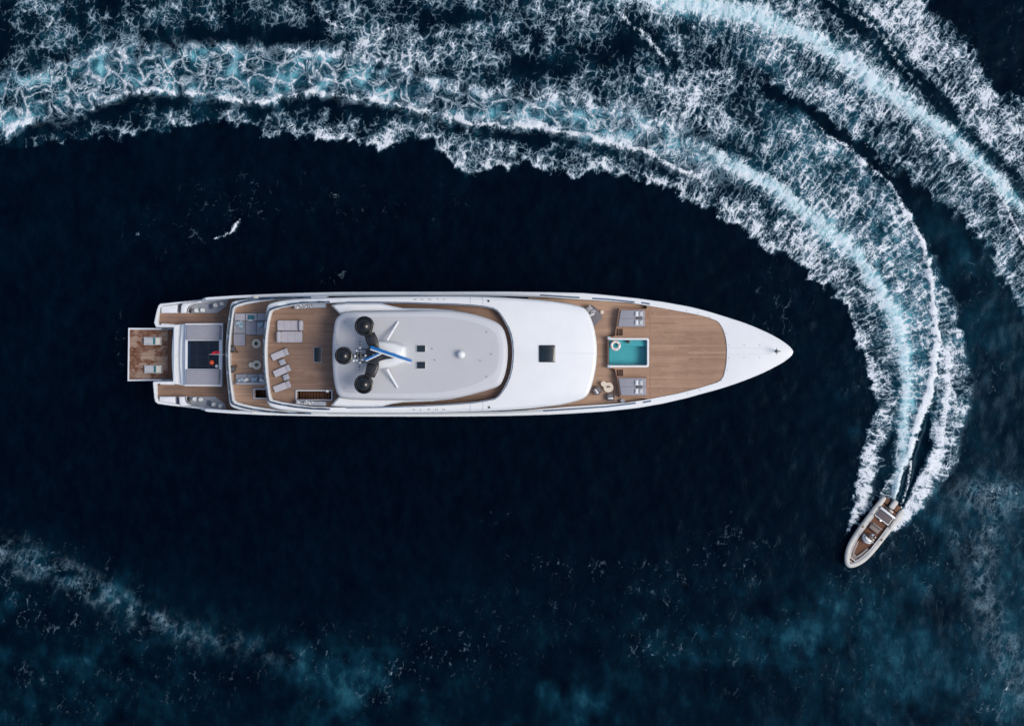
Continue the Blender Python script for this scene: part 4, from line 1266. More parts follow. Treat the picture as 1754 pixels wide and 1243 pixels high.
# dark rail line round the forward end of the sun deck
i0 = C_IN.index((593, 518.4)); i1 = C_IN.index((593, 697.3))
strip('rail_channel', [(x + (0.9 if 560 < y < 660 else 0) + (0.5 if x > 840 else 0), y + (-.75 if y < 600 else .75)) for x, y in C_IN[i0:i1 + 1]], 9.602, .13, .02, M['groove'], deckC)
tube('handrail', [P(x, y, 9.85) for x, y in catmull(C_IN[i0:i1 + 1], 2)], .03, M['chrome'], deckC, n=6)
strip('roof_seam', [(880, 605.5), (921, 605.5)], 9.6, .05, .012, M['gel_warm'], deckC)
strip('roof_seam', [(953, 605.5), (1021, 605.2)], 9.6, .05, .012, M['gel_warm'], deckC)
for xa, ya, yb in ((805.5, 507.8, 521), (827, 508.4, 523.4), (805.5, 691, 704.5), (827, 688.6, 703.8)):
    strip('panel_joint', [(xa, ya), (xa, yb)], 9.601, .03, .006, M['moor'], deckC)
strip('side_seam', [(600, 512.8), (740, 511.6), (860, 513.6), (940, 518.5)], 9.601, .035, .006, M['grey_step'], deckC)
strip('side_seam', [(600, 703.3), (740, 702.6), (860, 699.4), (940, 693.5)], 9.601, .035, .006, M['grey_step'], deckC)
for xa, ya in ((837, 515.6), (838, 697.4)):
    lathe('side_light', P(xa, ya, 9.6), ((.10, 0), (.10, .08), (.06, .12)), M['dark'], deckC, n=12)
rsk = slab('roof_skylight', rect(922.3, 590.3, 952, 621, 2.2), 9.55, 9.66, M['gel_warm'], deckC, prof=((0, 0),))
slab('skylight_glass', rect(923, 591, 951.3, 620.3, 2.0), 9.6, 9.685, M['skylight'], rsk, prof=((0, -.01), (.02, 0)))
fsk = slab('deck_skylight', rect(537.6, 594.5, 551, 620.4, 1.2), 8.6, 8.68, M['grey_step'], deckC, prof=((0, 0),))
slab('skylight_glass', rect(538, 594.9, 550.6, 620, 1.0), 8.6, 8.70, M['skylight'], fsk, prof=((0, -.01), (.02, 0)))
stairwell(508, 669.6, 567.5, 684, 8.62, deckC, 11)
tube('stair_handrail', [P(x, y, z) for x, y, z in ((507, 668.6, 8.7), (507, 668.6, 9.5), (530, 668.6, 9.55), (563, 668.8, 9.55), (563, 668.8, 8.7))], .035, M['gel'], deckC)
lathe('handrail_post', P(562.5, 669.3, 8.62), ((.14, 0), (.14, .9), (.1, .95)), M['gel'], deckC, n=14)

# names painted on the upper band
def word(chars, xs, y, rz):
    for ch, x in zip(chars, xs):
        letters(ch, x, y, 9.612, .40, M['dark'], deckC, rz=rz, sx=.95, sy=.42, name='letter')
word('CLOUD', (760.5, 748.5, 736, 723, 710.5), 512.6, math.pi)
word('CLOUD', (709, 721, 734.5, 747.5, 760), 701.2, 0)

# house walls of the lower storeys (behind dark windows)
def inset_px(poly, d):
    return offset(poly, d)
W1 = [(574, 520), (640, 515.5), (740, 514.5), (858, 517), (925, 522), (962, 528), (985, 538), (1000, 556), (1007, 580), (1008, 603), (1006, 626), (1000, 648), (988, 668), (962, 683), (925, 690),
      (858, 696), (740, 699), (640, 700), (574, 697)]
house = slab('main_house', W1, 5.3, 8.4, M['gel'], yacht, plan_z=8.4, prof=((0, 0),))
slab('window_band', offset(W1, -0.5), 6.5, 7.9, M['skylight'], house, plan_z=8.4, prof=((0, 0),), bottom=True)

# ---- hardtop over the sun deck (deck D)
D_OUT = [(582, 538.3), (590, 534.8), (604, 533.2), (640, 532.7), (690, 531.8), (740, 531), (765, 531.3), (788, 533.5), (814, 538.5), (836, 545.3), (851, 552), (860, 560),
         (864.5, 569), (867.5, 580), (869.3, 592), (869.7, 603), (869.3, 615), (867.5, 629), (864.5, 642), (860, 653.5), (855, 660), (845, 665), (821, 672.3), (788, 680.5), (765, 683.6),
         (740, 685), (690, 684.8), (640, 684), (604, 683.2), (590, 681.8), (580.5, 678.7), (575.5, 671), (572, 657), (569.7, 640), (568.6, 622), (568.3, 603), (568.9, 582), (571, 562), (574, 547)]
D_OUT = catmull(D_OUT, 2, closed=True)
roof = slab('hardtop', D_OUT, 10.9, 11.5, M['roof_edge'], yacht, prof=((0, -.42), (.05, -.24), (.15, -.10), (.3, -.03), (.5, 0)))
D_PANEL = catmull([(585, 549), (593, 545), (606, 543.5), (640, 543), (680, 542.5), (720, 542.5), (760, 543.4), (800, 549.5), (830, 558), (846, 568), (852.5, 578), (855, 590), (855.8, 603), (855, 617), (852, 630), (845, 641),
                   (828, 652), (800, 663), (760, 671), (720, 673.6), (680, 674), (640, 674), (606, 673.5), (593, 672), (585, 667.5), (581, 655), (579.2, 630), (578.7, 603), (579.2, 580), (581, 562)], 3, closed=True)
slab('roof_panel', D_PANEL, 11.4, 11.51, M['grey_roof'], roof, prof=((0, 0), (.10, .012), (.25, .02)))
for pts in ([(566.5, 522.5), (575, 520.5), (593, 518.8), (640, 518.8), (652.5, 519.2), (663, 521.7), (675, 524.5), (690, 527.3), (740, 528.2), (790, 532), (740, 533.5), (690, 535), (640, 535), (604, 535), (588, 538), (582.5, 539), (574, 530.5)],
            [(566, 694.5), (575, 696), (593, 696.8), (640, 696.8), (654, 696), (671, 691.7), (690, 689), (740, 687.2), (786, 682), (740, 682), (690, 682), (640, 682), (604, 681), (588, 679.5), (580.5, 678.5), (572, 687)]):
    slab('hardtop_wing', pts, 9.7, 10.55, M['gel'], roof, prof=((0, -.3), (.07, -.1), (.18, 0)))
W2 = [(600, 540), (740, 538), (800, 545), (840, 560), (855, 585), (857, 603), (855, 625), (840, 650), (800, 670), (740, 680), (600, 680)]
wh = slab('wheelhouse', W2, 8.5, 10.95, M['gel_warm'], yacht, plan_z=11, prof=((0, 0),))
slab('window_band', offset(W2, -0.5), 9.3, 10.6, M['skylight'], wh, plan_z=11, prof=((0, 0),))
for y0, y1 in ((591.6, 602.8), (619.5, 631)):
    fr_ = slab('roof_hatch', rect(713.6, y0 - .4, 729.1, y1 + .4), 11.5, 11.66, M['gel_warm'], roof, prof=((0, 0),))
    slab('hatch_glass', rect(714.2, y0, 728.6, y1, .5), 11.6, 11.69, M['skylight'], fr_, prof=((0, -.01), (.02, 0)))
lathe('satellite_dome', P(790.5, 607.2, 11.55), ((.22, 0), (.22, .12), (.30, .16), (.355, .30), (.36, .42), (.33, .56), (.24, .68), (.12, .74), (.01, .76)), M['gel'], roof, n=28)
for q in ((740.5, 597), (745, 616.5), (834, 569), (842, 606.5), (823, 617.5), (834, 645), (590.5, 551), (590.5, 664)):
    lathe('roof_fitting', P(*q, 11.58), ((.06, 0), (.06, .05), (.03, .07)), M['moor'], roof, n=8)
letters('AK: MED III', 575.6, 579.5, 11.57, .34, M['moor'], roof, rz=math.radians(-84), sx=.78, sy=.8, name='lettering')

# ---- mast with radomes, arms, aerials and radar scanners
mast = slab('mast_base', [(640, 583.5), (662.6, 584), (676, 586.4), (689, 590.4), (693, 592.5), (694.8, 596), (695.3, 605), (695, 614), (693.6, 618.5), (690.4, 621.6), (674, 628.6), (660, 631.3), (640, 632.3)],
            11.5, 12.9, M['gel'], yacht, prof=((-.0, -.7), (.06, -.3), (.14, -.1), (.3, 0)))
for a, b_ in (((681.8, 551, 11.6), (662.5, 583, 12.5)), ((680.8, 663.5, 11.6), (662.2, 631.5, 12.5))):
    tube('strut', [P(*a), P(*b_)], [.10, .13], M['gel_warm'], mast, n=10)
arm_up = slab('mast_arm', [(623.4, 575), (630, 571), (641, 568.6), (645, 577), (648, 587), (648, 594), (640, 597), (630, 592), (626, 583)], 13.0, 13.5, M['dark'], mast, prof=((0, -.1), (.06, -.02), (.12, 0)))
arm_dn = slab('mast_arm', [(628, 624), (640, 620), (648.7, 622), (648.2, 630), (645, 638), (641, 646.8), (632, 646), (623.4, 644), (626, 634)], 13.0, 13.5, M['dark'], mast, prof=((0, -.1), (.06, -.02), (.12, 0)))
slab('mast_body', [(626, 598), (640, 590), (650, 596), (660, 605), (674, 613.4), (660, 615.3), (650, 618), (642, 626), (627, 622)], 12.9, 13.9, M['dark'], mast, prof=((0, -.15), (.08, -.03), (.16, 0)))
def radome(px, py, zc, r):
    c = P(px, py, zc)
    o = lathe('radome', c, [(r * .55, -r * 1.15), (r * 1.02, -r * .95), (r * 1.06, -r * .25), (r * 1.04, -.02)] +
              [(r * math.cos(a), r * math.sin(a)) for a in np.linspace(.02, math.pi / 2 - .01, 12)], M['radome'], mast, n=40, angle=30)
    lathe('radome_collar', c + Vector((0, 0, -.10)), ((r * 1.10, 0), (r * 1.13, .03), (r * 1.13, .07), (r * 1.08, .1)), M['dark'], o, n=40)
    lathe('radome_foot', c + Vector((0, 0, -r * 1.6)), ((r * .35, 0), (r * .3, r * .5)), M['dark'], o, n=16)
radome(624.3, 558.3, 14.3, .78); radome(623.2, 657.8, 14.3, .76); radome(588.6, 609, 14.0, .70)
tube('mast_boom', [P(600, 609.5, 13.4), P(640, 607, 13.6)], .13, M['dark'], mast)
box('aerial_bar', P(616.8, 608.5, 14.0), (.19, 2.45, .16), M['dark'], mast, bev=.03)
for yy in (588, 592, 596.5, 601, 616, 621, 625.5, 630):
    box('aerial_clamp', P(616.8, yy, 14.12), (.28, .06, .10), M['chrome'], mast, bev=0)
box('aerial_bar', P(611, 608.6, 13.9), (.14, 1.1, .12), M['dark'], mast, bev=.03)
box('aerial_bar', P(618, 609, 13.85), (1.2, .14, .12), M['dark'], mast, bev=.03)
box('aerial_bar', P(624, 598, 13.9), (.9, .12, .12), M['dark'], mast, bev=.03)
box('aerial_bar', P(624, 620, 13.9), (.9, .12, .12), M['dark'], mast, bev=.03)
for q in ((616.7, 595.8), (610.7, 600.7), (608, 609.7), (626, 609), (610.7, 617), (605.6, 617.5), (620.4, 615.7), (616.5, 621)):
    r = .115 if q[0] > 625 or q[0] < 609 else .09
    lathe('aerial_dome', P(*q, 14.08), [(r * .6, -.12), (r * .9, 0)] + [(r * math.cos(a), .02 + r * math.sin(a)) for a in np.linspace(0, 1.55, 6)], M['gel'], mast, n=14)
for q in ((608, 603.5), (613, 612), (621, 604), (622, 612.5), (614, 605), (605, 613)):
    tube('whip_aerial', [P(*q, 13.8), P(*q, 14.9)], .018, M['dark'], mast, n=5)
def scanner(a, b_, z, wpx, blue_w, white=True, name='radar_scanner'):
    A, B = P(*a, z), P(*b_, z)
    d = B - A; L = d.length; rz = math.atan2(d.y, d.x)
    c = (A + B) / 2
    o = box(name, c, (L, blue_w, .14), M['blue'], mast, rz=rz, bev=.03)
    n_ = Vector((math.sin(rz), -math.cos(rz), 0))
    if white:
        box('scanner_housing', c + n_ * (blue_w * .62) + Vector((0, 0, -.12)), (L * .985, blue_w * .75, .16), M['gel'], o, rz=rz, bev=.03)
    lathe('scanner_pedestal', c + Vector((0, 0, -.9)), ((.16, 0), (.16, .75)), M['gel'], o, n=14)
    return o
scanner((634.6, 594.2), (705.2, 618), 15.2, 3, .26)
scanner((625, 616.6), (655.2, 602.2), 14.9, 2, .17)
box('scanner_motor', P(668, 604.5, 14.6), (.95, .12, .14), M['blue'], mast, rz=math.radians(-10))

# ---- foredeck
FORE_LOW = [(905, 509), (930, 509.3), (1000, 513.7), (1040, 516), (1082, 519), (1106.5, 523.6), (1106.5, 529), (1060, 528), (1055, 562), (1053.6, 574.6), (1041, 578), (1041, 629), (1053.5, 634),
            (1056.5, 645), (1061.5, 680), (1107, 680), (1107, 683.3), (1072.5, 689.1), (1030, 692.3), (980, 695.4), (930, 699), (905, 701.5)]
planks('foredeck_planks', FORE_LOW, 5.90, M['teak_shade_lift'], yacht, width=0.22, plan_z=6.6)
pool_hole = [(1042.4, 581.2), (1109.4, 581.2), (1109.4, 626.2), (1042.4, 626.2)]
st1 = [(1055.5, 562.6), (1066.6, 562.6), (1066.6, 574.4), (1054.4, 574.4)]
st2 = [(1055.2, 633), (1067, 633), (1067, 643.6), (1056.8, 643.6)]
FORE_HI = [(1107.3, 523.4), (1137, 528.5), (1180, 536.3), (1197, 539.8), (1212, 543.6), (1226.3, 549.3), (1230.7, 552.5), (1234.2, 556.9), (1238.2, 564.2), (1241.3, 573), (1243.6, 584), (1244.6, 597),
           (1244.5, 608), (1243.9, 619.5), (1242.2, 631), (1239.3, 643.3), (1234.7, 650.2), (1228.2, 654.4), (1197, 664.2), (1160, 673.7), (1109.5, 683.3), (1107.5, 683.3), (1107.5, 680.2), (1061.3, 680.2), (1056.2, 645),
           (1053.2, 634), (1053.2, 629.6), (1040.8, 629.6), (1040.8, 577.6), (1053.4, 577.6), (1053.4, 574.4), (1054.8, 562.4), (1059.8, 527.8), (1107.3, 528.8)]
raised = slab('raised_foredeck', FORE_HI, 5.2, 6.56, M['frame_wood'], yacht, holes=[pool_hole, st1, st2], prof=((0, 0),), hprof=((0, 0),))
planks('raised_deck_planks', offset(FORE_HI, .5), 6.62, M['teak'], raised, holes=[pool_hole, st1, st2], width=0.21, plan_z=6.6, base=False)
strip('margin_plank', [(1113.5, 529), (1113.5, 680.5)], 6.622, .12, .012, M['frame_wood'], raised)
for st_, sgn in ((st1, 1), (st2, -1)):
    ys = sorted([p[1] for p in st_]); y0, y1 = ys[0], ys[-1]
    for i in range(3):
        xa = 1055.6 + i * 3.7
        slab('deck_step', [(xa, y0 + .2), (xa + 3.4, y0 + .2), (xa + 3.4, y1 - .2), (xa, y1 - .2)], 5.2, 6.02 + .18 * i, M['teak_aft'], raised, plan_z=6.4, prof=((0, 0),))
# pool
basin = slab('pool', rect(1041.2, 580.2, 1110.2, 627.2), 5.0, 6.52, M['pool_tile'], yacht, holes=[rect(1042.6, 582, 1108.3, 625.4)], prof=((0, 0),), hprof=((0, 0),), plan_z=6.5)
slab('pool_floor', rect(1041.8, 581, 1109, 626.4), 4.9, 5.35, M['pool_tile'], basin, prof=((0, 0),), plan_z=6.5)
slab('pool_seat', rect(1042.7, 582.1, 1108.2, 592.6), 5.35, 6.12, M['pool_tile'], basin, prof=((0, 0),), plan_z=6.5)
slab('pool_water', rect(1042.7, 582.1, 1108.2, 625.3), 6.36, 6.40, M['pool_water'], basin, prof=((0, 0),), bottom=False, plan_z=6.5)
slab('pool_rim', [(1043.2, 578.8), (1108.6, 578.8), (1110.6, 579.5), (1111.7, 581.2), (1111.9, 583), (1111.9, 624.6), (1111.6, 626.7), (1110.4, 628.3), (1108.4, 628.9), (1043.2, 628.9),
                  (1043.2, 625.5), (1106.4, 625.5), (1107.8, 624.9), (1108.3, 623.6), (1108.3, 583.8), (1107.7, 582.5), (1106.3, 582), (1043.2, 582)], 6.4, 6.72, M['gel'], basin, prof=((0, -.03), (.03, 0)))
for yy in (579.2, 627.6):
    slab('pool_corner_post', rect(1040.6, yy - 2.7, 1046, yy + 2.2, .6), 5.6, 6.80, M['grey_step'], basin)
strip('pool_glass', [(1042.1, 581.5), (1042.1, 626)], 5.7, .05, .95, M['glass'], basin)

def sun_pad(outer, cush, label=None):
    f = slab('sun_pad_frame', outer, 6.5, 6.88, M['frame_wood'], raised, prof=((0, -.03), (.03, 0)))
    slab('sun_pad', cush, 6.8, 7.06, M['cushion'], f, prof=((0, -.10), (.03, -.03), (.10, 0)))
sun_pad([(1060.4, 528.2), (1106.9, 529), (1107.4, 560.4), (1055.2, 560.4)], [(1063.4, 531), (1104.6, 531.2), (1104.8, 559.6), (1058.4, 559.6)])
sun_pad([(1056.4, 644.6), (1108.8, 645.6), (1108.8, 678), (1062, 679.8)], [(1059.3, 647.2), (1106.8, 647.4), (1107.2, 676.8), (1063.8, 676.9)])
strip('pad_seam', [(1062, 545.5), (1104.6, 545.6)], 7.061, .03, .006, M['cushion_d'], raised)
strip('pad_seam', [(1062, 662), (1107, 662)], 7.061, .03, .006, M['cushion_d'], raised)
for x, y in ((1066, 686.3),):
    lathe('deck_bollard', P(x, y, 5.90), ((.16, 0), (.16, .35), (.22, .4), (.2, .46)), M['moor'], yacht, n=14)
# slots and rails let into the bulwark top
for pts in ([(925, 505.4), (980, 509), (1040, 512.6), (1087, 517.4)], [(1098.5, 518.3), (1113, 520.6)], [(930, 703.4), (980, 700.2), (1040, 696), (1089, 690)], [(1101, 688.8), (1115, 686.4)]):
    strip('bulwark_slot', pts, lambda x: zs(x) + .003, .15, .012, M['groove'], hull)
for pts in ([(352, 511), (400, 507.7), (480, 504.6), (600, 503.2), (740, 503), (860, 503.8), (925, 505.2)], [(352, 703.2), (400, 706), (480, 708.9), (600, 710), (740, 710.2), (860, 708.3), (930, 705)]):
    strip('side_rail', pts, lambda x: zs(x) + .004, .10, .05, M['gel'], hull)
    strip('side_groove', [(x, y + (1.4 if y < 600 else -1.4)) for x, y in pts], lambda x: zs(x) + .003, .22, .008, M['grey_step'], hull)
for x, y in ((438.5, 509.2), (436, 705.8)):
    box('boarding_light', P(x, y, 6.85), (.45, .16, .08), M['cream_cloth'], yacht)
# bow fittings
for q in ((1274.7, 591), (1301.5, 591), (1274.7, 612), (1301.5, 612), (1243.5, 571), (1248.5, 591), (1248.5, 613), (1245.5, 633.5), (1176, 532), (1196, 536.5), (1216, 543), (1178, 674), (1199, 668), (1236, 653)):
    lathe('deck_eye', P(*q, zs(q[0])), ((.04, 0), (.04, .04), (.02, .06)), M['moor'], hull, n=10)
bm_ = lathe('bow_staff', P(1330.5, 601.6, zs(1330)), ((.16, 0), (.16, .05), (.10, .1), (.07, 1.0), (.05, 1.9), (.02, 2.2)), M['dark'], yacht, n=12)
box('bow_staff_bar', P(1330.5, 601.6, 7.75), (.06, .62, .06), M['dark'], bm_)
strip('bow_seam', [(1248, 596), (1318, 597)], lambda x: zs(x) + .002, .02, .006, M['grey_step'], hull)
strip('bow_seam', [(1248, 607), (1318, 606)], lambda x: zs(x) + .002, .02, .006, M['grey_step'], hull)
# ensign staff at the stern end of the upper deck
tube('ensign_staff', [P(387, 607.5, 5.9), P(377, 607, 6.9), P(358.5, 606.8, 7.9)], [.05, .04, .025], M['moor'], yacht)

# ================================================================== THINGS ON THE DECKS
def ensign():
    verts, faces = [], []
    nx, ny = 12, 6
    a, b_ = P(375.5, 605.6, 7.05), P(362, 606.2, 7.75)
    for i in range(nx + 1):
        for j in range(ny + 1):
            t, s = i / nx, j / ny
            p = a.lerp(b_, t) + Vector((0.02 * math.sin(9 * s), 0.30 * s * (1 - .45 * t) + .05 * math.sin(6 * t + 4 * s), -0.55 * s + .06 * math.sin(8 * t)))
            verts.append(p)
    for i in range(nx):
        for j in range(ny):
            k = i * (ny + 1) + j
            faces.append((k, k + 1, k + ny + 2, k + ny + 1))
    o = link_mesh('ensign', verts, faces, M['red'], None, 80)
    md = o.modifiers.new('thickness', 'SOLIDIFY'); md.thickness = .012
    tag(o, 'small red flag on the staff over the stern skylight', 'flag')
ensign()
o = lathe('float_ball', P(363.7, 620.6, 4.34), [(.06, 0)] + [(.225 * math.cos(a), .225 + .2 * math.sin(a)) for a in np.linspace(-1.2, 1.45, 9)] + [(.05, .43), (.03, .47)], M['orange'], None, n=24)
tag(o, 'bright orange round float lying on the stern skylight', 'float')
o = lathe('float_ball', P(371.7, 627, 4.34), [(.05, 0)] + [(.16 * math.cos(a), .16 + .15 * math.sin(a)) for a in np.linspace(-1.2, 1.5, 8)], M['gel_warm'], None, n=20)
tag(o, 'small pale grey round fender in the corner of the stern skylight', 'fender')

# ---- two loungers on the swim platform
def platform_lounger(px0, py0, px1, py1, label):
    z = .8
    cx, cy = (px0 + px1) / 2, (py0 + py1) / 2
    root = empty('sun_lounger', P(cx, cy, z)); tag(root, label, 'sun lounger', 'loungers on the swim platform')
    a, b_ = P(px0, py0, z + .3), P(px1, py1, z + .3)
    L, Wd = b_.x - a.x, a.y - b_.y
    c = (a + b_) / 2
    bm = bmesh.new()
    for s in (-1, 1): box_bm(bm, c + Vector((0, s * (Wd / 2 - .03), -.05)), (L, .06, .07), bev=.01)
    for s in (-1, 1): box_bm(bm, c + Vector((s * (L / 2 - .03), 0, -.05)), (.06, Wd - .1, .07), bev=.01)
    bm_obj('frame', bm, M['gel'], root)
    for sx in (-1, 1):
        for sy in (-1, 1):
            box('leg', c + Vector((sx * (L / 2 - .12), sy * (Wd / 2 - .04), -.18)), (.06, .05, .24), M['gel'], root, bev=.01)
    box('mattress', c + Vector((-L * .12, 0, .05)), (L * .72, Wd - .16, .12), M['grey_roof'], root, bev=.04, seg=3)
    box('towel', c + Vector((L * .10, 0, .06)), (L * .13, Wd - .10, .135), M['teal_cloth'], root, bev=.03)
    box('headrest', c + Vector((L * .32, 0, .11)), (L * .30, Wd - .12, .15), M['cream_cloth'], root, bev=.05, seg=3)
    box('headrest_band', c + Vector((L * .455, 0, .08)), (L * .05, Wd * .72, .12), M['cushion_d'], root, bev=.02)
platform_lounger(246.2, 577.4, 276.6, 590.6, 'grey lounger with teal towel on the dry upper part of the stern swim platform')
platform_lounger(247.2, 625.4, 277.8, 638.8, 'grey lounger with teal towel beside the wet patch at the bottom of the swim platform')

# ---- upper deck aft furniture (deck B, z 5.62)
ZB = 5.95
def corner_sofa():
    root = empty('corner_sofa', P(425, 555, ZB)); tag(root, 'large grey corner sofa with a long chaise on the upper aft deck', 'sofa')
    slab('base', [(402, 537), (458, 537), (458, 573.5), (421.5, 573.5), (421.5, 592.3), (401.3, 592.3)], ZB + .02, ZB + .28, M['cushion_m'], root, prof=((0, 0), (.03, 0)), plan_z=6)
    for pts in (rect(401.5, 549.6, 421, 571), rect(401.3, 571.4, 421.2, 592.3), rect(421.4, 549.6, 440, 573.3), rect(440.3, 549.6, 458, 573.3)):
        slab('seat_cushion', pts, ZB + .24, ZB + .46, M['cushion'], root, prof=((0, -.08), (.03, -.02), (.09, 0)), plan_z=6)
    for pts in (rect(402.4, 536.8, 420.6, 549.2), rect(421, 536.8, 441, 549.2), rect(441.3, 536.8, 458, 549.2)):
        slab('back_cushion', pts, ZB + .24, ZB + .80, M['cushion_b'] if pts[0][0] < 430 else M['cushion'], root, prof=((0, -.12), (.04, -.04), (.14, 0)), plan_z=6.4)
corner_sofa()
pillow(409, 553, ZB + .50, .75, .42, M['pattern_blue'], 'leftmost blue and white patterned cushion on the grey corner sofa', group='cushions on the corner sofa', rz=.1, t=.2)
pillow(412, 558.6, ZB + .48, .62, .40, M['pattern_blue'], 'blue and white patterned cushion lying in front of another on the corner sofa chaise', group='cushions on the corner sofa', rz=-.35, t=.18)
pillow(430.5, 543.5, ZB + .80, .66, .40, M['teal_cloth'], 'teal cushion leaning on the middle backrest of the corner sofa', group='cushions on the corner sofa', rz=-.05, t=.2)
pillow(429, 548, ZB + .62, .50, .2, M['white_cloth'], 'thin white cushion under the teal one on the corner sofa', group='cushions on the corner sofa', rz=-.05, t=.16)
pillow(446.5, 555.5, ZB + .50, .58, .5, M['pattern_blue'], 'patterned cushion on the corner sofa next to the glass balustrade', group='cushions on the corner sofa', rz=.2, t=.18)

def straight_sofa():
    root = empty('sofa', P(430, 649, ZB)); tag(root, 'straight grey sofa with a row of patterned cushions on the upper aft deck', 'sofa')
    slab('base', rect(404.6, 640, 461, 658.4), ZB + .02, ZB + .28, M['cushion_m'], root, prof=((0, 0), (.03, 0)), plan_z=6)
    for x0, x1 in ((404.8, 424), (424.4, 443), (443.4, 461)):
        slab('seat_cushion', rect(x0, 640.2, x1, 653.6), ZB + .24, ZB + .46, M['cushion'], root, prof=((0, -.08), (.03, -.02), (.09, 0)), plan_z=6)
    slab('backrest', rect(403.8, 654, 461, 658.6), ZB + .02, ZB + .80, M['cushion_b'], root, prof=((0, -.12), (.04, -.04), (.10, 0)), plan_z=6.4)
straight_sofa()
for i, (x, y, w, h, rz, mt, lb) in enumerate((
        (411, 651, .62, .36, .35, 'pattern_blue', 'blue and white cushion at the left end of the straight grey sofa'),
        (416.5, 651, .55, .34, -.6, 'pattern_blue', 'tilted patterned cushion second from the left on the straight grey sofa'),
        (421.5, 650.6, .5, .34, .5, 'white_cloth', 'white cushion crossed over patterned ones on the straight grey sofa'),
        (435.8, 650, .64, .48, .0, 'pattern_blue', 'single patterned cushion in the middle of the straight grey sofa'),
        (449, 652, .5, .36, -.5, 'white_cloth', 'white cushion half hidden under the balustrade end of the straight sofa'))):
    pillow(x, y, ZB + .50, w, h, M[mt], lb, group='cushions on the straight sofa', rz=rz, t=.18)

def leaves(name, c, r, h, n, mat, parent, seed=1):
    rnd = random.Random(seed); verts, faces = [], []
    for i in range(n):
        a = rnd.uniform(0, 2 * math.pi); L = r * rnd.uniform(.55, 1.0); el = rnd.uniform(.2, 1.1)
        d = Vector((math.cos(a) * math.cos(el), math.sin(a) * math.cos(el), math.sin(el)))
        s = Vector((-math.sin(a), math.cos(a), 0)) * L * .22
        p0 = Vector(c); p1 = p0 + d * L * .55; p2 = p0 + d * L + Vector((0, 0, -L * .25))
        b = len(verts)
        verts += [p0, p1 + s, p2, p1 - s]; faces += [(b, b + 1, b + 2, b + 3)]
    me = bpy.data.meshes.new(name); me.from_pydata([tuple(v) for v in verts], [], faces)
    return finish(name, me, mat, parent, None)

def round_table(px, py, z, r, h, label, group, leaf=None, mat='cream', seed=3, name='side_table', cat='table'):
    c = P(px, py, z)
    root = empty(name, c); tag(root, label, cat, group)
    lathe('table_top', c + Vector((0, 0, h - .06)), ((r * .96, 0), (r, .02), (r, .045), (r * .97, .06)), M[mat], root, n=36)
    lathe('pedestal', c, ((r * .6, 0), (r * .58, .03), (r * .22, .07), (r * .2, h - .05)), M['cream'], root, n=24)
    if leaf:
        p = empty('potted_plant', c + Vector((0, 0, h))); tag(p, leaf, 'plant', 'plants on the round tables')
        lathe('pot', c + Vector((0, 0, h)), ((.07, 0), (.10, .12), (.085, .12)), M['moor'], p, n=14)
        leaves('foliage', c + Vector((0, 0, h + .1)), .26, .3, 34, M['leaf'], p, seed)
    return root
round_table(440.6, 588.4, ZB, .43, .5, 'round cream table with a plant below the corner sofa', 'round cream tables on the upper deck', 'green plant on the round table below the corner sofa', seed=4)
round_table(441.2, 624.8, ZB, .43, .5, 'round cream table with a plant touching a smaller white stool', 'round cream tables on the upper deck', 'green plant on the round table beside the white stool', seed=9)
round_table(431.6, 624.8, ZB, .25, .42, 'small round white stool left of the round cream table', 'round cream tables on the upper deck', name='stool', cat='stool')
def round_chair(px, py, sx, sy, label, lab2):
    c = P(px, py, ZB)
    root = empty('tub_chair', c); tag(root, label, 'chair', 'black tub chairs at the stern rail')
    lathe('seat', c, ((.10, 0), (.25, .05), (.28, .36), (.27, .42)), M['dark'], root, n=24)
    lathe('seat_cushion', c + Vector((0, 0, .42)), ((.22, 0), (.23, .05), (.18, .08)), M['cushion_d'], root, n=24)
    pts = [c + Vector((.29 * math.cos(a), .29 * math.sin(a), .62)) for a in np.linspace(math.radians(75), math.radians(285), 14)]
    tube('back_ring', pts, .05, M['dark'], root, n=8)
    bm = bmesh.new()
    for p in pts[::2]: tube_bm(bm, [p, p + Vector((0, 0, -.3))], .02, 6)
    bm_obj('back_spindles', bm, M['dark'], root)
    c2 = P(sx, sy, ZB)
    r2 = empty('side_table', c2); tag(r2, lab2, 'table', 'small dark side tables at the stern rail')
    lathe('table_top', c2 + Vector((0, 0, .4)), ((.12, 0), (.125, .02), (.12, .03)), M['brown'], r2, n=18)
    lathe('pedestal', c2, ((.09, 0), (.09, .02), (.02, .04), (.02, .4)), M['dark'], r2, n=12)
round_chair(400.2, 597.6, 406.6, 602.4, 'black tub chair at the stern rail nearer the corner sofa', 'small dark round table beside the tub chair nearer the corner sofa')
round_chair(400.2, 632.2, 406, 626.8, 'black tub chair at the stern rail nearer the straight sofa', 'small dark round table beside the tub chair nearer the straight sofa')

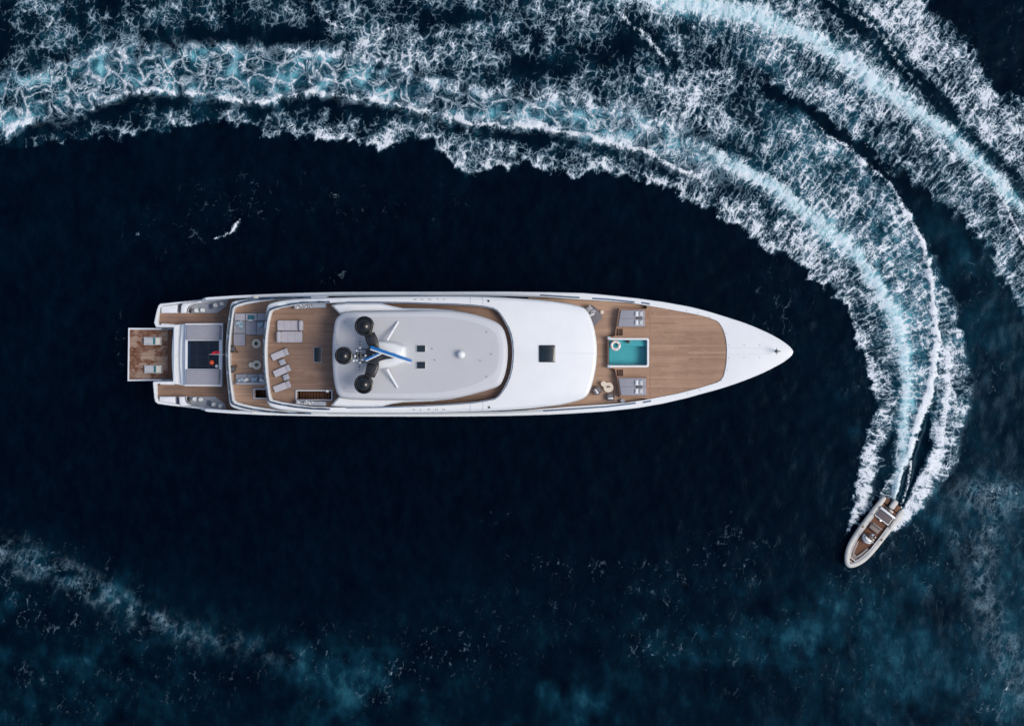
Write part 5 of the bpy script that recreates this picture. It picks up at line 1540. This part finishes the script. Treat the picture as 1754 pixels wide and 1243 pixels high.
# ---- sun deck furniture (deck C, z 8.62)
ZC = 8.62
def love_seat(x0, y0, x1, y1, back, label):
    cx, cy = (x0 + x1) / 2, (y0 + y1) / 2
    root = empty('love_seat', P(cx, cy, ZC)); tag(root, label, 'sofa', 'pair of love seats set head to tail on the sun deck')
    slab('base', rect(x0, y0, x1, y1, .8), ZC + .02, ZC + .25, M['cushion_m'], root, prof=((0, 0), (.03, 0)), plan_z=9)
    sx0, sx1 = (x0, x1 - 7.2) if back == 'r' else (x0 + 7.2, x1)
    slab('seat_cushion', rect(sx0 + .2, y0 + .2, sx1 - .2, y1 - .2, 2.6), ZC + .22, ZC + .46, M['cushion_b'], root, prof=((0, -.09), (.03, -.03), (.1, 0)), plan_z=9)
    bx0, bx1 = (x1 - 7, x1) if back == 'r' else (x0, x0 + 7)
    slab('backrest', rect(bx0, y0, bx1, y1, 3.0), ZC + .02, ZC + .78, M['cushion_b'], root, prof=((0, -.10), (.04, -.03), (.12, 0)), plan_z=9.3)
    for k in (.33, .66):
        xx = sx0 + (sx1 - sx0) * k
        strip('seam', [(xx, y0 + 1.2), (xx, y1 - 1.2)], ZC + .461, .02, .004, M['cushion_m'], root)
love_seat(474.6, 548.4, 518.4, 566.4, 'r', 'upper of the two pale grey love seats, its backrest towards the bow')
love_seat(473.6, 567.2, 518.0, 586.6, 'l', 'lower of the two pale grey love seats, its backrest towards the stern')
def deck_lounger():
    root = empty('sun_lounger', P(480.3, 606.8, ZC), math.radians(22.5))
    finish.local = True
    L, Wd = 1.66, .64
    box('frame', (0, 0, .16), (L, Wd, .08), M['cushion_m'], root, bev=.02)
    for sx in (-1, 1):
        for sy in (-1, 1): box('leg', (sx * (L / 2 - .15), sy * (Wd / 2 - .06), .06), (.06, .06, .12), M['chrome'], root, bev=0)
    box('mattress', (-.02, 0, .26), (L * .96, Wd * .97, .14), M['stripe_lounger'], root, bev=.05, seg=3)
    box('backrest', (L * .36, 0, .36), (L * .24, Wd * .94, .12), M['cushion_b'], root, bev=.05, seg=3, ry=math.radians(-14))
    finish.local = False
    return root
lg = deck_lounger(); tag(lg, 'angled grey lounger directly below the love seats, topmost of the three', 'sun lounger', 'three angled loungers on the sun deck')
for (x, y, a, lb) in ((484, 634.9, 24.5, 'middle one of the three angled grey loungers on the sun deck'),
                      (484.2, 662, 20.5, 'lowest of the three angled grey loungers, next to the stair opening')):
    c = copy_tree(lg); c.location = P(x, y, ZC); c.rotation_euler = (0, 0, math.radians(a)); c['label'] = lb
for (x, y, lb) in ((484.4, 620.2, 'dark grey low table between the upper two angled loungers'), (491, 645.8, 'dark grey low table between the lower two angled loungers')):
    c = P(x, y, ZC); root = empty('side_table', c, math.radians(20)); tag(root, lb, 'table', 'low tables between the loungers')
    finish.local = True
    box('table_top', (0, 0, .28), (.55, .5, .05), M['moor'], root)
    box('pedestal', (0, 0, .13), (.28, .26, .26), M['dark'], root)
    finish.local = False
def trough(pts, label, seed):
    rnd = random.Random(seed)
    a, b_ = P(*pts[0], ZC + .9), P(*pts[1], ZC + .9)
    root = empty('deck_trough', (a + b_) / 2 + Vector((0, 0, -.9))); tag(root, label, 'trough', 'narrow troughs along the sun deck rails')
    strip('trough', pts, ZC + .02, .36, .82, M['moor'], root)
    bm = bmesh.new(); bm2 = bmesh.new()
    n = 44
    for i in range(n):
        t = (i + .5) / n
        for k in range(2):
            p = a.lerp(b_, t) + Vector((rnd.uniform(-.05, .05), rnd.uniform(-.12, .13), rnd.uniform(-.02, .06)))
            m_ = Matrix.Translation(p) @ Matrix.Rotation(rnd.uniform(-1, 1), 4, 'Z') @ Matrix.Diagonal((.04 * rnd.uniform(.7, 1.3), .08 * rnd.uniform(.6, 1.4), .05, 1))
            bmesh.ops.create_icosphere(bm if rnd.random() < .75 else bm2, subdivisions=1, radius=1, matrix=m_)
    bm_obj('white_lumps', bm, M['white_cloth'], root)['kind'] = 'stuff'
    bm_obj('dark_lumps', bm2, M['cushion_d'], root)['kind'] = 'stuff'
trough([(506, 526.0), (535, 524.4), (560, 523.8)], 'narrow grey trough of small white lumps by the upper sun deck rail', 3)
trough([(509, 688.0), (535, 690.2), (560, 691.0)], 'narrow grey trough of small white lumps by the lower sun deck rail', 5)

# ---- foredeck furniture (z 5.58)
ZF = 5.90
def lounge_chaise():
    root = empty('lounge_chair', P(1019, 545, ZF)); tag(root, 'wide grey lounge chair partly under the white roof, heaped with cushions', 'lounge chair')
    slab('seat', [(1003, 535), (1021, 527.5), (1032.2, 543), (1018.6, 558.6), (1008, 552)], ZF + .1, ZF + .48, M['cushion_m'], root, plan_z=6, prof=((0, -.1), (.04, -.03), (.1, 0)))
    slab('backrest', [(1001, 534), (1013, 522.5), (1021.5, 528), (1008, 538.5)], ZF + .1, ZF + .75, M['cushion_d'], root, plan_z=6.3, prof=((0, -.1), (.04, -.03), (.1, 0)))
    for q in ((1018.6, 531), (1029, 543), (1018.6, 555)):
        lathe('leg', P(*q, ZF), ((.04, 0), (.04, .12)), M['dark'], root, n=8)
lounge_chaise()
pillow(1009, 528.4, ZF + .72, .62, .5, M['pattern_grey'], 'black and white patterned cushion at the back of the grey lounge chair', group='cushions on the lounge chair', rz=.7, t=.2)
pillow(1014.5, 533.6, ZF + .56, .62, .5, M['pattern_grey'], 'black and white patterned cushion in the middle of the grey lounge chair', group='cushions on the lounge chair', rz=.5, t=.2)
pillow(1013.4, 538.4, ZF + .52, .5, .3, M['white_cloth'], 'white cushion in front of the patterned ones on the lounge chair', group='cushions on the lounge chair', rz=.5, t=.16)
round_table(1031.2, 535, ZF, .175, .45, 'tiny round cream table beside the grey lounge chair', 'round cream tables on the foredeck')
round_table(1041.6, 663, ZF, .47, .5, 'largest round cream table on the foredeck with a dried leaf on it', 'round cream tables on the foredeck')
round_table(1033.4, 657.2, ZF, .265, .58, 'small round cream table overlapping the large one on the foredeck', 'round cream tables on the foredeck')
lf = leaves('dried_leaf', P(1041.6, 662, ZF + .52), .24, .1, 7, M['brown'], None, 2); tag(lf, 'brown dried leaf ornament lying on the large round foredeck table', 'ornament')
def armchair(px, py, rz, mat, label, plab):
    c = P(px, py, ZF)
    root = empty('armchair', c, rz); tag(root, label, 'armchair', 'grey armchairs round the foredeck table')
    finish.local = True
    box('seat', (0, 0, .24), (.60, .62, .22), M[mat], root, bev=.07, seg=3)
    box('seat_cushion', (.04, 0, .40), (.5, .5, .12), M['cushion_m'], root, bev=.05, seg=3)
    box('backrest', (-.31, 0, .45), (.14, .64, .55), M[mat], root, bev=.06, seg=3, ry=math.radians(-8))
    for s in (-1, 1): box('armrest', (-.02, s * .31, .40), (.5, .09, .3), M[mat], root, bev=.04, seg=2)
    for sx in (-1, 1):
        for sy in (-1, 1): box('leg', (sx * .24, sy * .24, .07), (.04, .04, .14), M['dark'], root, bev=0)
    finish.local = False
    d = Vector((math.cos(rz), math.sin(rz), 0))
    p = pillow(px, py, 0, .2, .52, M['white_cloth'], plab, rz=rz, t=.15, group='cushions on the armchairs')
    p.location = c - d * .15 + Vector((0, 0, .47))
armchair(1023.4, 668.4, math.radians(38), 'cushion_m', 'mid grey armchair left of the round foredeck table with its back to the roof', 'white cushion on the armchair nearer the white roof')
armchair(1045.2, 679, math.radians(92), 'cushion_d', 'dark grey armchair below the round foredeck table with its back to the bulwark', 'white cushion on the dark armchair below the round table')
pads = [('upper', 537.5, 552.3, 544.7), ('lower', 655.3, 669.6, 662.4)]
for nm, ya, yb, yc in pads:
    for yy, w in ((ya, 'upper'), (yb, 'lower')):
        pillow(1090.6, yy, 7.07, .34, .50, M['white_cloth'], f'plain white pillow, {w} of the pair on the {nm} pool-side sun pad', 'pillow', group='pillows on the foredeck sun pads', t=.18)
        pillow(1097.6, yy, 7.07, .38, .50, M['stripe_pillow'], f'striped grey and white pillow, {w} of the pair on the {nm} pool-side sun pad', 'pillow', group='pillows on the foredeck sun pads', t=.2)
    pillow(1094.8, yc, 7.07, .62, .20, M['cushion_d'], f'narrow dark cushion between the pillows of the {nm} pool-side sun pad', group='pillows on the foredeck sun pads', t=.14)

def ring_float():
    n1, n2, R, r = 36, 12, .365, .125
    c = P(1054.3, 591.8, 6.43)
    verts, faces = [], []
    for i in range(n1):
        a = 2 * math.pi * i / n1
        for j in range(n2):
            b_ = 2 * math.pi * j / n2
            verts.append((c.x + (R + r * math.cos(b_)) * math.cos(a), c.y + (R + r * math.cos(b_)) * math.sin(a), c.z + .04 + r * math.sin(b_) * .8))
    for i in range(n1):
        for j in range(n2):
            faces.append((i * n2 + j, ((i + 1) % n1) * n2 + j, ((i + 1) % n1) * n2 + (j + 1) % n2, i * n2 + (j + 1) % n2))
    o = link_mesh('swim_ring', verts, faces, [M['gel'], M['orange'], M['cream'], M['pool_tile']], None, 80)
    for k, p in enumerate(o.data.polygons):
        j = k % n2
        p.material_index = 1 if j == 2 and (k // n2) % 6 < 3 else (2 if j in (4, 5, 8) else 0)
    tag(o, 'round striped swim ring floating in the corner of the pool', 'swim ring')
ring_float()
o = box('speaker_box', P(1076, 585.2, 6.46), (.36, .24, .16), M['dark'], None, bev=.03)
tag(o, 'small black box standing on the pool seat', 'box')

# ================================================================== THE SMALL BOAT
K = (CAM_H - .6) / CAM_H / PPM
def T(u, v, z): return Vector((u * K, v * K, z))
org = P(1526.8, 863.5, 0)
tender = empty('rigid_inflatable_boat', (org.x, org.y, 0.05), math.atan2(-.7896, -.6137))
tender.rotation_euler = (0, math.radians(-2.0), math.atan2(-.7896, -.6137))
tag(tender, 'cream inflatable speedboat with teak floor turning hard at the head of the foam trail', 'speedboat')
finish.local = True
half = [(-2, -18.6, .52, 2.4), (2, -19, .53, 4.2), (12, -19.5, .55, 4.7), (30, -19.7, .57, 4.9), (60, -19.5, .60, 4.9), (82, -19, .64, 4.8), (97, -17.6, .70, 4.6), (109, -14.6, .78, 4.5),
        (119, -9.8, .87, 4.4), (125.5, -5, .93, 4.3), (128.3, 0, .96, 4.3)]
full = half + [(u, -v, z, r) for u, v, z, r in half[:-1][::-1]]
fu = catmull(full, 4)
tb = tube('inflatable_tube', [T(u, v, z) for u, v, z, r in fu], [r * K for *_, r in fu], M['tube'], tender, n=16)
for u, v in ((62, -19.5), (88, -18.6), (60, 19.4)):
    box('tube_patch', T(u, v, .60 + 4.9 * K), (.22, .16, .02), M['brown'], tb, bev=.01)
inner = [(12, -15.5), (60, -15.3), (85, -14.6), (100, -12), (112, -8), (120, -3.5), (122, 0), (120, 3.5), (112, 8), (100, 12), (85, 14.6), (60, 15.3), (12, 15.5)]
rings = []
for z, s, du in ((.62, 1.12, 2), (.25, 1.0, 0), (-.1, .7, -2), (-.35, .15, -8)):
    rings.append([T(u + du * (u / 120), v * s, z + .25 * max(0, (u - 80) / 45) * (1 if z > 0 else .6)) for u, v in inner])
loft('boat_hull', rings, M['gel_warm'], tender, cap1=True)
floor_ = [(u * K, v * K) for u, v in inner]
slab('deck', floor_, .30, .44, M['caulk'], tender, world=True, prof=((0, 0),))
planks('teak_floor', [(u * K, v * K * .97) for u, v in inner if u < 118], .47, M['teak_red'], tender, raw=True, width=.07, gap=.008, base=False)
def tbox(name, u0, u1, v0, v1, z0, z1, mat, parent=None, bev=.03):
    return box(name, T((u0 + u1) / 2, (v0 + v1) / 2, (z0 + z1) / 2), ((u1 - u0) * K, (v1 - v0) * K, z1 - z0), M[mat], parent or tender, bev=bev)
# stern: swim steps, engine, aft bench
tbox('swim_step', -4, 6, -16.5, -7, .36, .45, 'teak_red'); tbox('swim_step', -5, 6.5, 6, 14.5, .36, .45, 'teak_red')
eng = tbox('outboard_engine', -9, 8, -4.6, 4.6, .35, .98, 'tube', bev=.16)
tbox('engine_bracket', 5, 12, -3, 3, -.2, .5, 'dark', eng)
tbox('engine_well', 8, 14.5, -10, 9, .40, .52, 'dark')
tbox('transom_walk', 8, 15, -15.8, -10.4, .42, .50, 'teak_red'); tbox('transom_walk', 8, 15, 9.4, 15, .42, .50, 'teak_red')
b1 = tbox('aft_bench', 17, 34, -15.5, 14, .44, .78, 'gel')
tbox('bench_cushion', 20, 32, -14.2, 12.8, .76, .90, 'taupe_dark', b1, bev=.04)
tbox('bench_back', 15.6, 19.2, -16.2, 14.8, .44, 1.12, 'gel', b1, bev=.04)
for s in (-1, 1):
    tbox('side_rail', 15, 36, s * 16.2 - .5, s * 16.2 + .5, .8, .86, 'dark', b1, bev=.01)
tbox('locker_handle', 33.8, 36, -4, 0, .5, .7, 'chrome', b1, bev=.01)
# helm seat, console
hs = tbox('helm_seat', 47, 56.5, -11, 7.5, .46, 1.0, 'taupe', bev=.05)
tbox('seat_back', 45.5, 48, -11, 7.5, .9, 1.3, 'taupe', hs, bev=.03)
con = slab('console', [(u * K, v * K) for u, v in ((70, -10.5), (71, 9.5), (75, 9), (79.5, 5.5), (81.5, -.5), (79.5, -6.5), (75, -10))], .44, 1.32, M['gel'], tender, world=True, prof=((0, -.2), (.04, -.06), (.12, 0)))
loft('windscreen', [[T(u, v, z0 + dz) for u, v in catmull([(72.4, -10.2), (76, -7), (77.6, -.5), (76, 5.8), (72.6, 9.2)], 3)] for z0, dz in ((1.28, 0), (1.28, .34))], M['skylight'], con, closed=False)
tbox('dashboard', 67.6, 72.2, -9.4, 8.4, 1.10, 1.33, 'dark', con, bev=.04)
bm = bmesh.new()
wp = [T(67.2, 0, 1.28) + Vector((-.03 * math.sin(a), .17 * math.cos(a), .17 * math.sin(a))) for a in np.linspace(0, 2 * math.pi, 20, endpoint=False)]
tube_bm(bm, wp, .016, 6, closed=True); tube_bm(bm, [wp[0], wp[10]], .012, 6)
bm_obj('steering_wheel', bm, M['chrome'], con)
# bow cushions
for s in (-1, 1):
    slab('bow_cushion', [(u * K, s * v * K) for u, v in ((84, 14.2), (100, 11.8), (109, 9), (109, 3.8), (104, 5.6), (97, 7.6), (88, 10.6))], .46, .70, M['taupe'], tender, world=True, prof=((0, -.06), (.02, -.02), (.06, 0)))
slab('bow_cushion', [(u * K, v * K) for u, v in ((109.4, -9), (115.4, -6.6), (115.4, 6.6), (109.4, 9))], .46, .72, M['taupe'], tender, world=True, prof=((0, -.06), (.02, -.02), (.06, 0)))
slab('bow_locker', [(u * K, v * K) for u, v in ((117.2, -5.9), (120.6, -3.6), (120.6, 3.6), (117.2, 5.9))], .46, .80, M['brown'], tender, world=True, prof=((0, 0),))
for u, w in ((116.3, 7.4), (121.6, 4)):
    tbox('white_trim', u - .55, u + .55, -w, w, .5, .86, 'gel', bev=.01)
for s in (-1, 1):
    bm = bmesh.new()
    tube_bm(bm, [T(u, s * v, z) for u, v, z in ((36, 15.2, .78), (60, 15.2, .8), (84, 14.6, .84), (100, 11.9, .86), (112, 8, .9), (118, 4.5, .92))], .035, 6)
    tube_bm(bm, [T(u, s * v, z) for u, v, z in ((86, 10.2, .72), (97, 7.2, .73), (105, 5, .74), (108.6, 3.4, .74), (108.6, 0, .74))], .022, 6)
    bm_obj('coaming', bm, M['gel'], tender)
tbox('anchor_roller', 123.5, 127.5, -.8, .8, .95, 1.15, 'groove')
for u, v in ((100, -17), (100, 17), (70, 19.4), (35, -19.6), (35, 19.6)):
    tbox('grab_handle', u - 2.2, u + 2.2, v - .5, v + .5, .83, .9, 'moor', tb, bev=.01)
finish.local = False

# ================================================================== THE HELMSMAN
def helmsman():
    u0, v0 = 63.2, .6
    base = T(u0, v0, 0.47)
    R = tender.rotation_euler.to_matrix()
    root = empty('person', tuple(Vector(tender.location) + R @ base)); root.rotation_euler = (0, 0, tender.rotation_euler.z)
    tag(root, 'person with dark hair in a white top standing at the helm of the speedboat', 'person')
    finish.local = True
    def skin(name, joints, edges, mat, lv=2):
        me = bpy.data.meshes.new(name)
        ks = list(joints); me.from_pydata([joints[k][0] for k in ks], [(ks.index(a), ks.index(b_)) for a, b_ in edges], [])
        sk = me.skin_vertices if len(me.skin_vertices) else None
        o = finish(name, me, mat, root, None)
        md = o.modifiers.new('skin', 'SKIN'); md.use_smooth_shade = True
        for i, k in enumerate(ks):
            r = joints[k][1]
            o.data.skin_vertices[0].data[i].radius = (r, r) if not isinstance(r, tuple) else r
        o.data.skin_vertices[0].data[0].use_root = True
        s = o.modifiers.new('sub', 'SUBSURF'); s.levels = lv; s.render_levels = lv
        return o
    J = {'pelvis': ((0, 0, .92), (.15, .11)), 'waist': ((.01, 0, 1.08), (.135, .10)), 'chest': ((.02, 0, 1.28), (.16, .115)), 'neckb': ((.02, 0, 1.44), .06), 'neck': ((.035, 0, 1.52), .052),
         'head': ((.05, 0, 1.61), (.078, .09)), 'crown': ((.045, 0, 1.70), (.066, .08)), 'nose': ((.135, 0, 1.60), .014)}
    E = [('pelvis', 'waist'), ('waist', 'chest'), ('chest', 'neckb'), ('neckb', 'neck'), ('neck', 'head'), ('head', 'crown'), ('head', 'nose')]
    for s, n in ((1, 'l'), (-1, 'r')):
        J.update({'sh' + n: ((.02, s * .19, 1.39), .062), 'el' + n: ((.14, s * .25, 1.13), .042), 'wr' + n: ((.32, s * .17, 1.04), .028), 'pa' + n: ((.37, s * .155, 1.04), .034),
                  'hip' + n: ((0, s * .10, .86), .095), 'kn' + n: ((.03, s * .12, .48), .058), 'an' + n: ((-.01, s * .13, .08), .038), 'to' + n: ((.14, s * .15, .04), .034)})
        E += [('chest', 'sh' + n), ('sh' + n, 'el' + n), ('el' + n, 'wr' + n), ('wr' + n, 'pa' + n), ('pelvis', 'hip' + n), ('hip' + n, 'kn' + n), ('kn' + n, 'an' + n), ('an' + n, 'to' + n)]
        for f in range(4):
            dy = (f - 1.5) * .019
            ln = (.036, .042, .039, .030)[f]
            J['f%d' % f + n] = ((.40, s * .155 + dy, 1.045), .009); J['g%d' % f + n] = ((.40 + ln * .6, s * .155 + dy, 1.05), .008); J['h%d' % f + n] = ((.40 + ln * .55, s * .155 + dy, 1.015), .007)
            E += [('pa' + n, 'f%d' % f + n), ('f%d' % f + n, 'g%d' % f + n), ('g%d' % f + n, 'h%d' % f + n)]
        J['t1' + n] = ((.375, s * .155 - s * .04, 1.04), .010); J['t2' + n] = ((.405, s * .155 - s * .045, 1.02), .008)
        E += [('pa' + n, 't1' + n), ('t1' + n, 't2' + n)]
    body = skin('body', J, E, M['skin'])
    g = lambda k, d: (J[k][0], tuple(x + d for x in J[k][1]) if isinstance(J[k][1], tuple) else J[k][1] + d)
    SJ = {'a': ((0, 0, .94), (.165, .13)), 'b': g('waist', .022), 'c': g('chest', .022), 'd': ((.02, 0, 1.43), (.08, .075))}
    SE = [('a', 'b'), ('b', 'c'), ('c', 'd')]
    for s, n in ((1, 'l'), (-1, 'r')):
        SJ['s' + n] = g('sh' + n, .018); SJ['e' + n] = ((.10, s * .235, 1.20), .066)
        SE += [('c', 's' + n), ('s' + n, 'e' + n)]
    skin('shirt', SJ, SE, M['shirt'])
    TJ = {'a': ((0, 0, .93), (.165, .125))}; TE = []
    for s, n in ((1, 'l'), (-1, 'r')):
        TJ['h' + n] = ((0, s * .10, .84), .115); TJ['k' + n] = ((.02, s * .115, .60), .085)
        TE += [('a', 'h' + n), ('h' + n, 'k' + n)]
    skin('shorts', TJ, TE, M['shorts'])
    bm = bmesh.new()
    bmesh.ops.create_icosphere(bm, subdivisions=3, radius=1, matrix=Matrix.Translation((.035, 0, 1.665)) @ Matrix.Diagonal((.098, .086, .085, 1)))
    for v in bm.verts:
        if v.co.x > .09 and v.co.z < 1.69: v.co.x -= (v.co.x - .09) * .9
    bm_obj('hair', bm, M['hair'], root)
    for s in (-1, 1):
        bm = bmesh.new(); bmesh.ops.create_icosphere(bm, subdivisions=1, radius=.012, matrix=Matrix.Translation((.122, s * .032, 1.625)))
        bm_obj('eye', bm, M['dark'], body)
        bm = bmesh.new(); bmesh.ops.create_icosphere(bm, subdivisions=2, radius=1, matrix=Matrix.Translation((.04, s * .088, 1.61)) @ Matrix.Diagonal((.018, .01, .03, 1)))
        bm_obj('ear', bm, M['skin'], body)
    box('mouth', (.126, 0, 1.565), (.01, .045, .01), M['brown'], body, bev=0)
    finish.local = False
helmsman()
